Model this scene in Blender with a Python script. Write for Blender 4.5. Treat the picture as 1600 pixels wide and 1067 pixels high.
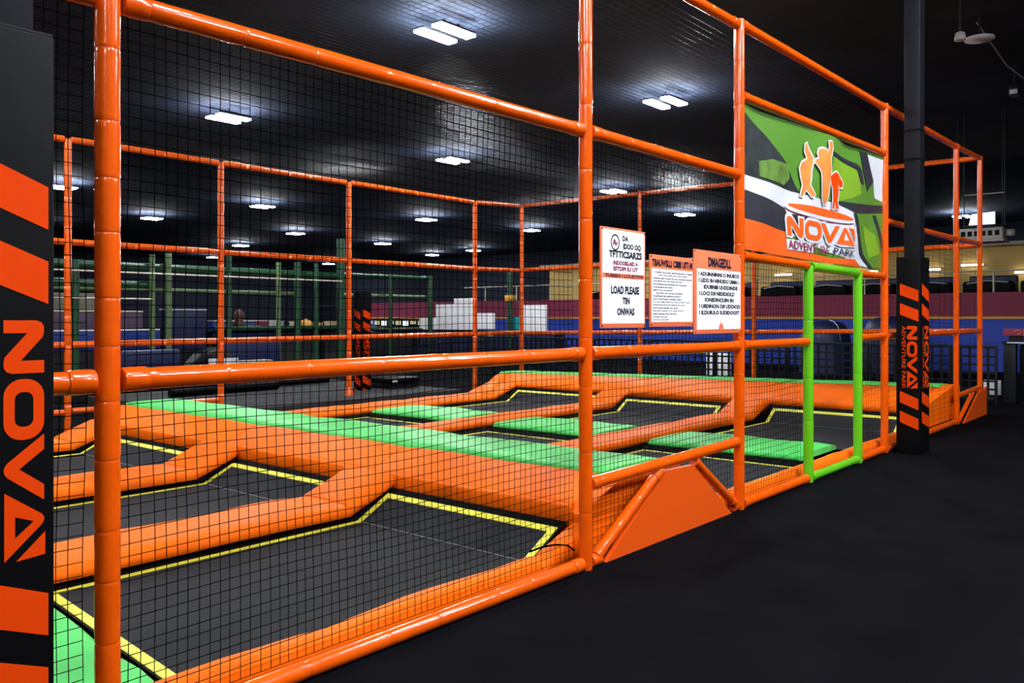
import bpy, bmesh, math, random
from mathutils import Vector, Matrix
from mathutils.geometry import tessellate_polygon

# ------------------------------------------------------------------ reset
for o in list(bpy.data.objects):
    bpy.data.objects.remove(o)
scene = bpy.context.scene
COL = scene.collection
random.seed(7)

# ------------------------------------------------------------------ camera
cd = bpy.data.cameras.new('camera')
cam = bpy.data.objects.new('camera', cd)
COL.objects.link(cam)
YAW = 0.7056
cam.location = (0, 0, 1.409)
cam.rotation_euler = (math.radians(90), 0, YAW - math.radians(90))
cd.sensor_width = 36.0
cd.lens = 1312.0 * 36.0 / 1600.0
cd.shift_y = -36.5 / 1600.0
cd.clip_start = 0.05
cd.clip_end = 200
scene.camera = cam

# ------------------------------------------------------------------ world, exposure
w = bpy.data.worlds.new('world')
scene.world = w
w.use_nodes = True
bg = w.node_tree.nodes['Background']
bg.inputs['Color'].default_value = (0.5, 0.6, 0.9, 1)
bg.inputs['Strength'].default_value = 0.0
vs = scene.view_settings
vs.view_transform = 'Standard'
vs.look = 'None'
vs.gamma = 1.0
vs.use_curve_mapping = False
vs.exposure = 1.48
STRIP_POWER = 112.0          # emission of every ceiling strip
CEIL = 6.0
# ceiling fixtures: (x, y, label); the photograph shows these
LIGHTS = [
 (9.45, 9.45, 'large bright twin-strip ceiling light over the ridge, highest in view'),
 (15.49, 8.97, 'twin-strip ceiling light between the two tallest orange front posts'),
 (10.30, 17.20, 'twin-strip ceiling light above the back rail beside the thick near post'),
 (17.24, 16.91, 'twin-strip ceiling light just above the back top rail near its corner'),
 (19.34, 29.76, 'bright ceiling light seen through the back wall, second opening from the striped column'),
 (25.15, 16.68, 'ceiling light seen over the first white rule board'),
 (32.85, 18.06, 'ceiling light seen over the orange-headed rule boards'),
 (26.70, 37.95, 'small ceiling light below and beside the second-opening light'),
 (18.40, 37.16, 'small ceiling light seen through the first back opening past the thick post'),
 (12.05, 30.72, 'ceiling light between the striped column and the thick near post, upper one'),
 (26.83, 28.03, 'ceiling light in the third back opening, brightest there'),
 (33.62, 27.34, 'ceiling light next to the back corner post of the cage'),
 (28.88, 46.83, 'tiny ceiling light right above the back middle rail in the second opening'),
 (33.75, 39.07, 'small ceiling light in the third back opening, lower and dimmer one'),
 (41.16, 38.45, 'tiny ceiling light crossed by the fourth back post'),
 (42.11, 43.41, 'tiny ceiling light just above the back middle rail in the third opening'),
 (43.32, 57.0, 'farthest tiny ceiling light just below the back middle rail in the second opening'),
 (33.18, 57.5, 'farthest tiny ceiling light just below the back middle rail in the first opening'),
 (41.47, 9.00, 'far ceiling light beside the hanging air duct'),
 (15.38, 43.44, 'small ceiling light between the striped column and the thick near post, lower one'),
]
# unseen fixtures outside the frame; walkway ones added to brighten the cage front
HIDDEN_LIGHTS = [(2.6, 9.3, 'over the first row of trampolines'), (3.0, 0.2, 'over the walkway before the widest opening'), (-3.5, 1.0, 'above and behind the viewer'), (-4.5, 9.5, 'left of the whole cage'),
 (2.8, 17.0, 'behind the back wall, left of the picture'), (7.6, 0.4, 'over the walkway before the banner'), (0.2, -3.2, 'behind the viewer on the right'), (5.4, -3.2, 'across the walkway from the trapezoid board'), (-5.0, -3.4, 'far behind the viewer'), (10.8, -3.4, 'across the walkway from the striped pillar')]

# ------------------------------------------------------------------ materials
def mat(name, col, rough=0.5, spec=0.5, coat=0.0, bump=None, vary=None, emit=0.0, metal=0.0, stretch=None, wave=None):
    m = bpy.data.materials.new(name)
    m.use_nodes = True
    nt = m.node_tree
    b = nt.nodes['Principled BSDF']
    b.inputs['Base Color'].default_value = (*col, 1)
    b.inputs['Roughness'].default_value = rough
    b.inputs['Specular IOR Level'].default_value = spec
    b.inputs['Metallic'].default_value = metal
    b.inputs['Coat Weight'].default_value = coat
    b.inputs['Coat Roughness'].default_value = 0.12
    tc = nt.nodes.new('ShaderNodeTexCoord')
    src = tc.outputs['Object']
    if stretch:
        mp = nt.nodes.new('ShaderNodeMapping')
        mp.inputs['Scale'].default_value = stretch
        nt.links.new(src, mp.inputs['Vector'])
        src = mp.outputs['Vector']
    if vary:
        sc, amt = vary
        n = nt.nodes.new('ShaderNodeTexNoise')
        n.inputs['Scale'].default_value = sc
        n.inputs['Detail'].default_value = 5
        r = nt.nodes.new('ShaderNodeValToRGB')
        r.color_ramp.elements[0].position = 0.3
        r.color_ramp.elements[1].position = 0.72
        r.color_ramp.elements[0].color = (*[c * (1 - amt) for c in col], 1)
        r.color_ramp.elements[1].color = (*[min(1, c * (1 + amt)) for c in col], 1)
        nt.links.new(src, n.inputs['Vector'])
        nt.links.new(n.outputs['Fac'], r.inputs['Fac'])
        nt.links.new(r.outputs['Color'], b.inputs['Base Color'])
    if bump:
        sc, st, dist = bump
        n = nt.nodes.new('ShaderNodeTexNoise')
        n.inputs['Scale'].default_value = sc
        n.inputs['Detail'].default_value = 3
        bp = nt.nodes.new('ShaderNodeBump')
        bp.inputs['Strength'].default_value = st
        bp.inputs['Distance'].default_value = dist
        nt.links.new(src, n.inputs['Vector'])
        nt.links.new(n.outputs['Fac'], bp.inputs['Height'])
        nt.links.new(bp.outputs['Normal'], b.inputs['Normal'])
    if emit:
        b.inputs['Emission Color'].default_value = (*col, 1)
        b.inputs['Emission Strength'].default_value = emit
    return m

M = {}
M['pipe'] = mat('orange_vinyl_sleeve', (0.74, 0.088, 0.0015), 0.18, 0.5, 0.35, bump=(22, 0.35, 0.005), vary=(3, 0.08))
M['pipe_far'] = mat('orange_vinyl_tube', (0.80, 0.110, 0.006), 0.3, 0.5, 0.2, bump=(26, 0.2, 0.004))
M['core'] = mat('pipe_seam', (0.60, 0.070, 0.002), 0.5)
M['pad'] = mat('orange_vinyl_pad', (0.95, 0.150, 0.004), 0.5, 0.07, 0.0, bump=(7, 0.35, 0.02), vary=(2, 0.06))
M['panel'] = mat('orange_board', (0.74, 0.085, 0.004), 0.4, 0.4, 0.0, bump=(3, 0.1, 0.01))
M['green_pad'] = mat('green_vinyl_pad', (0.080, 0.56, 0.115), 0.45, 0.12, 0.0, bump=(7, 0.3, 0.02), vary=(2, 0.06))
M['lime_pipe'] = mat('lime_vinyl_sleeve', (0.12, 0.50, 0.012), 0.25, 0.5, 0.3, bump=(26, 0.22, 0.004))
M['lime_core'] = mat('lime_seam', (0.05, 0.22, 0.006), 0.5)
M['yellow'] = mat('yellow_webbing', (0.78, 0.76, 0.07), 0.5, 0.4, bump=(90, 0.2, 0.002))
M['bed'] = mat('trampoline_mesh', (0.0195, 0.0205, 0.0235), 0.7, 0.08, bump=(160, 0.25, 0.002), vary=(1.5, 0.15))
M['seam'] = mat('grey_stitching', (0.16, 0.16, 0.17), 0.6)
M['skirt'] = mat('black_skirt', (0.002, 0.002, 0.0022), 0.8, 0.1)
M['net'] = mat('black_net_cord', (0.0012, 0.0012, 0.0016), 0.8, 0.0)
M['net_far'] = mat('dark_net_cord', (0.0012, 0.0022, 0.0050), 0.28, 0.32)
M['carpet'] = mat('black_carpet', (0.0030, 0.0030, 0.0042), 0.95, 0.02, bump=(260, 0.3, 0.004), vary=(2.5, 0.25))
M['deck'] = mat('charcoal_matting', (0.022, 0.022, 0.024), 0.8, 0.2, bump=(200, 0.3, 0.003))
M['ceiling'] = mat('dark_ceiling_paint', (0.0370, 0.0500, 0.0830), 0.9, 0.1, vary=(0.5, 0.3), bump=(0.8, 0.3, 0.05))
M['wall'] = mat('dark_wall_paint', (0.016, 0.020, 0.034), 0.8, 0.2, vary=(0.4, 0.2))
M['black'] = mat('black_vinyl', (0.0028, 0.0028, 0.0036), 0.5, 0.08, bump=(9, 0.15, 0.01))
M['steel_black'] = mat('black_painted_steel', (0.005, 0.0055, 0.008), 0.5, 0.3)
M['pole'] = mat('charcoal_painted_pole', (0.0055, 0.0060, 0.0095), 0.5, 0.2)
M['decal'] = mat('orange_print', (0.64, 0.045, 0.001), 0.6, 0.06)
M['white'] = mat('white_board', (0.80, 0.81, 0.84), 0.5, 0.3)
M['whitebox'] = mat('white_panel', (0.90, 0.90, 0.92), 0.5, 0.3)
M['ink'] = mat('black_ink', (0.010, 0.010, 0.025), 0.6, 0.2)
M['wine'] = mat('wine_ink', (0.22, 0.020, 0.060), 0.6, 0.2)
M['coral'] = mat('coral_print', (0.80, 0.165, 0.065), 0.5, 0.3)
M['green_frame'] = mat('dark_green_tube', (0.012, 0.058, 0.026), 0.35, 0.5)
M['pale_frame'] = mat('pale_green_tube', (0.10, 0.17, 0.07), 0.4, 0.5)
M['blue'] = mat('blue_paint', (0.022, 0.066, 0.48), 0.5, 0.4, vary=(0.6, 0.15))
M['navy'] = mat('navy_vinyl', (0.013, 0.020, 0.075), 0.45, 0.4)
M['purple'] = mat('plum_paint', (0.25, 0.030, 0.072), 0.6, 0.3)
M['gold'] = mat('gold_trim', (0.75, 0.36, 0.05), 0.5, 0.4)
M['tan'] = mat('tan_wall', (0.62, 0.42, 0.14), 0.7, 0.2, vary=(0.7, 0.12))
M['dull_plum'] = mat('dull_plum_vinyl', (0.045, 0.026, 0.048), 0.6, 0.3)
M['dull_tan'] = mat('dull_tan_vinyl', (0.075, 0.068, 0.052), 0.6, 0.3)
M['lamp_glow'] = mat('lamp_glow', (1.0, 0.93, 0.78), 0.5, emit=5.0)
M['brown'] = mat('dark_brown_wood', (0.060, 0.020, 0.014), 0.5, 0.3)
M['deep_blue'] = mat('deep_blue_vinyl', (0.010, 0.028, 0.15), 0.5, 0.3)
M['grey'] = mat('grey_metal', (0.36, 0.34, 0.31), 0.45, 0.5)
M['lightgrey'] = mat('light_grey_plastic', (0.55, 0.56, 0.60), 0.45, 0.5)
M['teal'] = mat('teal_plastic', (0.01, 0.27, 0.30), 0.5, 0.4)
M['rail'] = mat('pale_handrail', (0.55, 0.50, 0.38), 0.4, 0.5)
M['beige'] = mat('beige_box', (0.55, 0.42, 0.25), 0.6)
M['strip'] = mat('light_strip', (0.94, 0.965, 1.0), 0.5, emit=STRIP_POWER)
M['screen'] = mat('lit_screen', (0.9, 0.95, 1.0), 0.5, emit=0.25)
M['shelf_glow'] = mat('lit_display', (0.70, 0.66, 0.30), 0.5, emit=0.12)
# banner inks
M['b_green'] = mat('banner_green', (0.080, 0.22, 0.022), 0.42, 0.5, 0.1)
M['b_lime'] = mat('banner_lime', (0.18, 0.34, 0.018), 0.42, 0.5, 0.1)
M['b_moss'] = mat('banner_moss', (0.10, 0.20, 0.035), 0.42, 0.5, 0.1, vary=(6, 0.5))
M['b_dark'] = mat('banner_dark', (0.020, 0.026, 0.028), 0.42, 0.5, 0.1, vary=(9, 0.5))
M['b_coal'] = mat('banner_coal', (0.022, 0.024, 0.034), 0.42, 0.5, 0.1)
M['b_white'] = mat('banner_white', (0.60, 0.62, 0.68), 0.42, 0.5, 0.1)
M['b_orange'] = mat('banner_orange', (0.80, 0.105, 0.010), 0.42, 0.5, 0.1)
M['b_amber'] = mat('banner_amber', (0.75, 0.22, 0.045), 0.42, 0.5, 0.1, vary=(5, 0.4))

# ------------------------------------------------------------------ mesh helpers
class MB:
    def __init__(self):
        self.v = []; self.f = []; self.s = []
    def add(self, vs, fs, smooth=False):
        k = len(self.v)
        self.v += [tuple(p) for p in vs]
        self.f += [tuple(i + k for i in f) for f in fs]
        self.s += [smooth] * len(fs)
        return self
    def box(self, x0, x1, y0, y1, z0, z1, c=0.0):
        if c <= 0:
            vs = [(x, y, z) for x in (x0, x1) for y in (y0, y1) for z in (z0, z1)]
            fs = [(0, 1, 3, 2), (4, 6, 7, 5), (0, 4, 5, 1), (2, 3, 7, 6), (0, 2, 6, 4), (1, 5, 7, 3)]
            return self.add(vs, fs)
        bm = bmesh.new()
        bmesh.ops.create_cube(bm, size=1.0)
        for v in bm.verts:
            v.co = Vector(((x0 + x1) / 2 + v.co.x * (x1 - x0), (y0 + y1) / 2 + v.co.y * (y1 - y0), (z0 + z1) / 2 + v.co.z * (z1 - z0)))
        bmesh.ops.bevel(bm, geom=list(bm.edges), offset=c, segments=3, profile=0.5, affect='EDGES')
        bm.verts.index_update()
        self.add([v.co[:] for v in bm.verts], [[v.index for v in f.verts] for f in bm.faces], True)
        bm.free()
        return self
    def tube(self, pts, r, n=12, caps=True, smooth=True):
        pts = [Vector(p) for p in pts]
        rr = r if isinstance(r, (list, tuple)) else [r] * len(pts)
        vs = []; ref = None
        for i, p in enumerate(pts):
            d = (pts[min(i + 1, len(pts) - 1)] - pts[max(i - 1, 0)]).normalized()
            if ref is None:
                ref = Vector((0, 0, 1)) if abs(d.z) < 0.9 else Vector((1, 0, 0))
            a = d.cross(ref).normalized(); b = d.cross(a)
            for k in range(n):
                t = 2 * math.pi * k / n
                vs.append(p + (a * math.cos(t) + b * math.sin(t)) * rr[i])
        fs = []
        for i in range(len(pts) - 1):
            for k in range(n):
                fs.append((i * n + k, i * n + (k + 1) % n, (i + 1) * n + (k + 1) % n, (i + 1) * n + k))
        self.add(vs, fs, smooth)
        if caps:
            m = len(pts) - 1
            self.add([vs[k] for k in range(n)], [tuple(range(n))])
            self.add([vs[m * n + k] for k in range(n)], [tuple(reversed(range(n)))])
        return self
    def loft(self, secs, closed=True, caps=True, smooth=True):
        n = len(secs[0]); vs = [p for s in secs for p in s]; fs = []
        kk = n if closed else n - 1
        for i in range(len(secs) - 1):
            for k in range(kk):
                fs.append((i * n + k, i * n + (k + 1) % n, (i + 1) * n + (k + 1) % n, (i + 1) * n + k))
        self.add(vs, fs, smooth)
        if caps:
            self.add(secs[0], [tuple(range(n))]); self.add(secs[-1], [tuple(reversed(range(n)))])
        return self
    def prism(self, poly, a, b, f):
        """poly of (p,q); f(p,q,t) -> xyz; extruded from t=a to t=b"""
        n = len(poly)
        vs = [f(p, q, a) for p, q in poly] + [f(p, q, b) for p, q in poly]
        fs = [tuple(range(n)), tuple(reversed(range(n, 2 * n)))] + [(k, k + n, (k + 1) % n + n, (k + 1) % n) for k in range(n)]
        return self.add(vs, fs)
    def lathe(self, prof, c, n=24):
        vs = []; fs = []
        for r, z in prof:
            for k in range(n):
                t = 2 * math.pi * k / n
                vs.append((c[0] + r * math.cos(t), c[1] + r * math.sin(t), c[2] + z))
        for i in range(len(prof) - 1):
            for k in range(n):
                fs.append((i * n + k, i * n + (k + 1) % n, (i + 1) * n + (k + 1) % n, (i + 1) * n + k))
        fs.append(tuple(range(n))); fs.append(tuple(range((len(prof) - 1) * n, len(prof) * n)))
        return self.add(vs, fs, True)

LOC = {}
def base(o):
    return LOC.get(o.name, Vector((0, 0, 0)))

def finish(me, fix=True):
    if fix:
        bm = bmesh.new(); bm.from_mesh(me)
        bmesh.ops.recalc_face_normals(bm, faces=bm.faces)
        bm.to_mesh(me); bm.free()

def obj(name, mb, m, parent=None, loc=None, fix=True):
    """Link ONE mesh object; vertices are given in world space."""
    L = base(parent) if parent is not None else Vector(loc or (0, 0, 0))
    me = bpy.data.meshes.new(name)
    me.from_pydata([(p[0] - L.x, p[1] - L.y, p[2] - L.z) for p in mb.v], [], mb.f)
    me.polygons.foreach_set('use_smooth', mb.s)
    finish(me, fix)
    me.materials.append(M[m])
    o = bpy.data.objects.new(name, me)
    COL.objects.link(o)
    if parent is not None:
        o.parent = parent
    else:
        o.location = L
    LOC[o.name] = L
    return o

def thing(name, label, cat, loc, group=None):
    o = bpy.data.objects.new(name, None)
    o.empty_display_size = 0.1
    COL.objects.link(o)
    o.location = loc
    LOC[o.name] = Vector(loc)
    o['label'] = label; o['category'] = cat
    if group: o['group'] = group
    return o

def tag(o, label, cat, group=None):
    o['label'] = label; o['category'] = cat
    if group: o['group'] = group
    return o

def struct(name, mb, m):
    o = obj(name, mb, m)
    o['kind'] = 'structure'
    return o

def lerp(a, b, t): return a + (b - a) * t

# ------------------------------------------------------------------ lettering (drawn as polygons)
def rrect(x0, x1, y0, y1, r, n=6):
    out = []
    for cx, cy, a in ((x1 - r, y1 - r, 0), (x0 + r, y1 - r, 90), (x0 + r, y0 + r, 180), (x1 - r, y0 + r, 270)):
        for i in range(n + 1):
            t = math.radians(a + 90 * i / n)
            out.append((cx + r * math.cos(t), cy + r * math.sin(t)))
    return out
BIG_N = [[(0, 0), (0, .80), (.05, .93), (.15, .99), (.30, 1.0), (.44, .97), (1.08, .42), (1.08, 1), (1.42, 1), (1.42, .20), (1.37, .07), (1.27, .01), (1.12, 0), (.98, .03), (.34, .58), (.34, 0)]]
BIG_O = [rrect(1.57, 3.2, 0, 1, .46), rrect(1.92, 2.85, .27, .73, .2)]
BIG_V = [[(3.08, 1), (3.50, 1), (3.98, .38), (4.46, 1), (4.88, 1), (4.18, .10), (4.09, .03), (3.98, 0), (3.87, .03), (3.78, .10)]]
BIG_A = [[(4.57, .02), (5.25, .94), (5.34, 1.0), (5.44, 1.0), (5.54, .94), (6.40, .02), (5.10, .02), (4.98, .02)], [(5.24, .28), (5.80, .28), (5.42, .74)]]
BIG_A2 = [[(5.74, 1.03), (6.36, 1.03), (6.43, .30)]]
BIG = [BIG_N, BIG_O, BIG_V, BIG_A, BIG_A2]

def poly_tris(loops):
    pts = [p for l in loops for p in l]
    tri = tessellate_polygon([[Vector((p[0], p[1], 0)) for p in l] for l in loops])
    return pts, tri

def text_tris(s, size=1.0, sx=1.0, bold=0.0, align='LEFT'):
    c = bpy.data.curves.new('lettering', 'FONT')
    c.body = s; c.size = size; c.align_x = align; c.offset = bold; c.resolution_u = 2
    o = bpy.data.objects.new('lettering', c)
    COL.objects.link(o)
    dg = bpy.context.evaluated_depsgraph_get()
    me = bpy.data.meshes.new_from_object(o.evaluated_get(dg))
    vs = [(v.co.x * sx, v.co.y) for v in me.vertices]
    fs = [tuple(p.vertices) for p in me.polygons]
    bpy.data.objects.remove(o); bpy.data.curves.remove(c); bpy.data.meshes.remove(me)
    return vs, fs

def fit_text(s, x0, x1, y0, y1, bold=0.0):
    """Text stretched to fill a box exactly."""
    vs, fs = text_tris(s, 1.0, 1.0, bold)
    xs = [p[0] for p in vs]; ys = [p[1] for p in vs]
    ax, bx, ay, by = min(xs), max(xs), min(ys), max(ys)
    return [(x0 + (p[0] - ax) / (bx - ax) * (x1 - x0), y0 + (p[1] - ay) / (by - ay) * (y1 - y0)) for p in vs], fs

# =================================================================== SETTING
struct('floor', MB().box(-12, 46, -8, 62, -0.3, 0.0), 'carpet')
struct('ceiling', MB().box(-12, 46, -8, 62, CEIL, CEIL + 0.2), 'ceiling')
struct('wall_left', MB().box(-12, 46, 62, 62.2, 0, CEIL), 'wall')
struct('wall_right', MB().box(-12, 46, -8.2, -8, 0, CEIL), 'wall')
struct('wall_back', MB().box(46, 46.2, -8, 62, 0, CEIL), 'wall')
struct('wall_front', MB().box(-12.2, -12, -8, 62, 0, CEIL), 'wall')
# raised matted walkway behind the cage
struct('floor_walkway', MB().box(5.7, 10.4, 10.02, 13.6, 0.0, 0.19, 0.02), 'deck')
# low storey at the far end: blue wall, gold strip, plum parapet, tan room behind
struct('trim_lower', MB().box(25.0, 25.3, -4, 30.5, 0, 1.385), 'blue')
struct('trim_gold', MB().box(24.95, 25.3, -4, 30.5, 1.385, 1.45), 'gold')
struct('trim_parapet', MB().box(24.97, 25.3, -4, 30.5, 1.45, 2.09), 'purple')
struct('trim_mezzanine', MB().box(25.3, 46, -4, 36, 1.95, 2.05), 'wall')
for k in range(9):
    o = struct('trim_tan', MB().box(29.0, 29.15, 1.0 + k * 2.4, 1.0 + k * 2.4 + 2.37, 2.05, 3.62), 'tan')
struct('trim_canopy', MB().box(28.6, 29.2, 0.9, 22.8, 3.62, 3.70), 'grey')
# ------------------------------------------------------------------ ceiling lights
def ceiling_light(x, y, label, group):
    t = thing('ceiling_light', label, 'light', (x, y, CEIL), group)
    hz = CEIL - 0.24
    x *= 0.966; y *= 0.966      # fixtures hang a little below the ceiling
    for s in (-1, 1):
        yc = y + s * 0.20
        h = obj('housing', MB().box(x - 0.36, x + 0.36, yc - 0.10, yc + 0.10, hz + 0.03, hz + 0.07, 0.01), 'steel_black', t)
        d = obj('strip_lens', MB().box(x - 0.37, x + 0.37, yc - 0.095, yc + 0.095, hz - 0.01, hz + 0.028), 'strip', h)
    obj('hanger', MB().tube([(x, y, hz + .07), (x, y, CEIL)], .012, 6), 'steel_black', t)
    obj('cross_bar', MB().box(x - .03, x + .03, y - .3, y + .3, hz + .07, hz + .085), 'steel_black', t)
    return t
for x, y, lab in LIGHTS:
    ceiling_light(x, y, lab, 'twin-strip ceiling lights')
for x, y, lab in HIDDEN_LIGHTS:
    ceiling_light(x, y, 'ceiling light outside the picture, ' + lab, 'ceiling lights out of view')

# =================================================================== ORANGE CAGE
YF, YB = 2.7415, 10.54
PX = dict(A=1.212, B=3.855, C=5.803, D=9.252, E=12.315, F=13.716)

def sleeve(p, q, r, rng, m, parent, lump=1.0, name='sleeve'):
    p = Vector(p); q = Vector(q); L = (q - p).length
    d = (q - p) / L; n = 18
    e = min(0.012, L * 0.2)
    us = [0.0015, e * 0.4, e, min(3 * e, L * .35), L * 0.5, max(L - 3 * e, L * .65), L - e, L - e * 0.4, L - 0.0015]
    fr = [0.968, 0.992, 1.0, 1.012, 1.008, 1.012, 1.0, 0.992, 0.968]
    ref = Vector((0, 0, 1)) if abs(d.z) < 0.9 else Vector((1, 0, 0))
    a = d.cross(ref).normalized(); b = d.cross(a)
    secs = []
    for i, u in enumerate(us):
        near = 1.0 if i in (1, 2, 3, 5, 6, 7) else 0.25
        ph = rng.random() * 6.28; ph2 = rng.random() * 6.28
        s = []
        for k in range(n):
            t = 2 * math.pi * k / n
            f = fr[i] + lump * near * (0.012 * math.sin(3 * t + ph) + 0.012 * math.sin(7 * t + ph2) + 0.008 * (rng.random() - .5))
            s.append(p + d * u + (a * math.cos(t) + b * math.sin(t)) * r * f)
        secs.append(s)
    return obj(name, MB().loft(secs), m, parent, fix=False)

def padded_pipe(kind, p, q, r, parent, seed, seg=0.3, m='pipe', core='core', wraps=True):
    """A pipe of the frame: its core is the part, each foam sleeve a sub-part."""
    rng = random.Random(seed)
    p = Vector(p); q = Vector(q); L = (q - p).length; d = (q - p) / L
    c = obj(kind, MB().tube([p, q], r * 0.955, 16), core, parent)
    cuts = [0.0]
    if wraps: cuts.append(min(0.085, L * 0.2))
    end = L - (min(0.085, L * 0.2) if wraps else 0)
    cnt = max(1, round((end - cuts[-1]) / seg)); s0 = cuts[-1]
    for i in range(1, cnt):
        cuts.append(s0 + (end - s0) * (i + (rng.random() - .5) * 0.35) / cnt)
    cuts.append(end)
    if wraps: cuts.append(L)
    for i in range(len(cuts) - 1):
        last = wraps and i in (0, len(cuts) - 2)
        sleeve(p + d * cuts[i], p + d * cuts[i + 1], r * (1.10 if last else 1.0), rng, m, c, 2.4 if last else 1.0, 'joint_wrap' if last else 'sleeve')
    return c

R = 0.0385
front = thing('front_cage_frame', 'tall front wall of glossy orange padded pipes beside the black walkway', 'cage frame', (PX['A'], YF, 0))
for k, (n, x) in enumerate(PX.items()):
    padded_pipe('post', (x, YF, 0.0), (x, YF, dict(A=3.55, B=3.575, C=3.61, D=3.66, E=3.72, F=3.74)[n]), R if n not in 'EF' else 0.034, front, 10 + k, 0.19 if n == 'A' else 0.34, wraps=False)
g = R + 0.004
def frail(xa, za, xb, zb, seed, r=0.036, seg=0.36):
    padded_pipe('rail', (xa, YF, za), (xb, YF, zb), r, front, seed, seg)
XL = -0.9
A, B, C_, D, E_, F_ = (PX[k] for k in 'ABCDEF')
frail(XL, 1.207, A - g, 1.207, 30)
frail(A + g, 1.209, B - g, 1.210, 31)
frail(B + g, 1.210, C_ - g, 1.204, 32)
frail(C_ + g, 1.208, 7.10, 1.206, 33)
frail(8.46, 1.221, D - g, 1.222, 34, 0.034)
frail(D + g, 1.222, E_ - g, 1.224, 35)
frail(E_ + g, 1.222, F_ - g, 1.224, 36, 0.034)
frail(XL, 2.43, A - g, 2.436, 37)
frail(A + g, 2.436, B - g, 2.457, 38)
frail(B + g, 2.461, C_ - g, 2.467, 39)
frail(D + g, 2.43, E_ - g, 2.458, 40)
frail(E_ + g, 2.468, F_ - g, 2.487, 41, 0.034)
frail(A + g, 3.52, B - g, 3.54, 42)
frail(B + g, 3.54, C_ - g, 3.567, 43)
frail(C_ + g, 3.583, D - g, 3.62, 44)
frail(D + g, 3.627, E_ - g, 3.685, 45)
frail(E_ + g, 3.69, F_ + 0.03, 3.738, 46, 0.034)
frail(XL, 0.036, A - g, 0.036, 47)
frail(A + g, 0.036, B - g, 0.036, 48)
frail(C_ + g, 0.036, 7.10, 0.036, 49)
frail(8.46, 0.036, D - g, 0.036, 50)
frail(D + g, 0.036, E_ - g, 0.036, 51)
frail(C_ + g, 3.055, D - g, 3.137, 52)
frail(C_ + g, 1.872, 7.10, 1.857, 53)
frail(8.46, 1.845, D - g, 1.850, 54, 0.034)
frail(B + g, 0.475, C_ - g, 0.500, 55)
frail(E_ + g, 0.375, F_ - g, 0.404, 56, 0.032)
# slanted braces either side of the ridge panel and at the far corner
padded_pipe('brace', (3.955, YF, 0.05), (4.665, YF, 0.445), 0.032, front, 57, 0.25)
padded_pipe('brace', (5.115, YF, 0.445), (5.735, YF, 0.045), 0.032, front, 58, 0.25)
padded_pipe('brace', (12.42, YF, 0.03), (13.25, YF, 0.355), 0.028, front, 59, 0.3)

padded_pipe('rail', (B + g, YF, 0.036), (3.985, YF, 0.036), 0.036, front, 60, 0.2, wraps=False)
padded_pipe('rail', (5.70, YF, 0.036), (C_ - g, YF, 0.036), 0.036, front, 61, 0.2, wraps=False)
pn = obj('wedge_panel', MB().prism([(4.04, 0.0), (5.65, 0.0), (5.08, 0.425), (4.71, 0.435)], YF - 0.016, YF + 0.016, lambda p, q, t: (p, t, q)), 'panel')
tag(pn, 'plain orange trapezoid board filling the gap between two slanted pipes at floor level', 'panel')
pn2 = obj('corner_board', MB().prism([(12.48, 0.0), (13.90, 0.0), (13.90, 0.40), (13.76, 0.40), (13.76, 0.36), (13.34, 0.345)], YF - 0.055, YF - 0.036, lambda p, q, t: (p, t, q)), 'panel')
tag(pn2, 'orange board closing the foot of the far right corner of the cage', 'panel')

# green doorway
door = thing('doorway_frame', 'bright lime green padded doorway frame under the big banner', 'doorway', (7.14, YF, 0))
padded_pipe('jamb', (7.145, YF, 0.0), (7.145, YF, 1.86), 0.042, door, 70, 0.45, 'lime_pipe', 'lime_core', False)
padded_pipe('jamb', (8.415, YF, 0.0), (8.415, YF, 1.86), 0.042, door, 71, 0.9, 'lime_pipe', 'lime_core', False)
padded_pipe('lintel', (7.19, YF, 1.853), (8.37, YF, 1.853), 0.040, door, 72, 0.6, 'lime_pipe', 'lime_core')
padded_pipe('threshold', (7.19, YF, 0.036), (8.37, YF, 0.036), 0.036, door, 73, 0.6, 'lime_pipe', 'lime_core')

# back wall and end wall frames: thinner in the picture, each pipe one part
def far_pipe(kind, p, q, r, parent, seed):
    rng = random.Random(seed)
    p = Vector(p); q = Vector(q); L = (q - p).length
    n = max(2, round(L / 0.35)); pts = []; rr = []
    for i in range(n):
        for u, f in ((0.0, .94), (.06, 1.0), (.94, 1.0), (1.0, .94)):
            pts.append(p + (q - p) * ((i + u) / n)); rr.append(r * f)
    return obj(kind, MB().tube(pts, rr, 12), 'pipe_far', parent, fix=False)
BX = dict(G=4.193, H=6.195, I=8.406, J=11.319, K=12.663)
zb = {'G': 0.0, 'H': 0.0, 'I': 0.19, 'J': 0.0, 'K': 0.0}
back = thing('back_cage_frame', 'orange padded pipe wall along the far long side of the trampolines', 'cage frame', (BX['G'], YB, 0))
for n, x in BX.items():
    po = far_pipe('post', (x, YB, zb[n]), (x, YB, 3.55 if n != 'K' else 3.62), 0.042, back, 1)
    if n == 'I':
        obj('foot', MB().tube([(x, YB, 0.19), (x, YB, 0.25), (x, YB, 0.33)], [0.075, 0.065, 0.04], 12), 'pipe_far', po)
bx = [0.4] + list(BX.values())
for i in range(5):
    a, b = bx[i] + (0.045 if i else 0), bx[i + 1] - 0.045
    zk = 3.607 if i == 4 else 3.54
    far_pipe('rail', (a, YB, 3.545), (b, YB, zk), 0.040, back, 2)
    far_pipe('rail', (a, YB, 2.318), (b, YB, 2.318 if i < 4 else 2.345), 0.040, back, 3)
    far_pipe('rail', (a, YB, 1.078 + 0.010 * i), (b, YB, 1.088 + 0.010 * i), 0.040, back, 4)
    if i < 2:
        far_pipe('rail', (a, YB, 0.295), (b, YB, 0.285), 0.036, back, 5)
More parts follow.
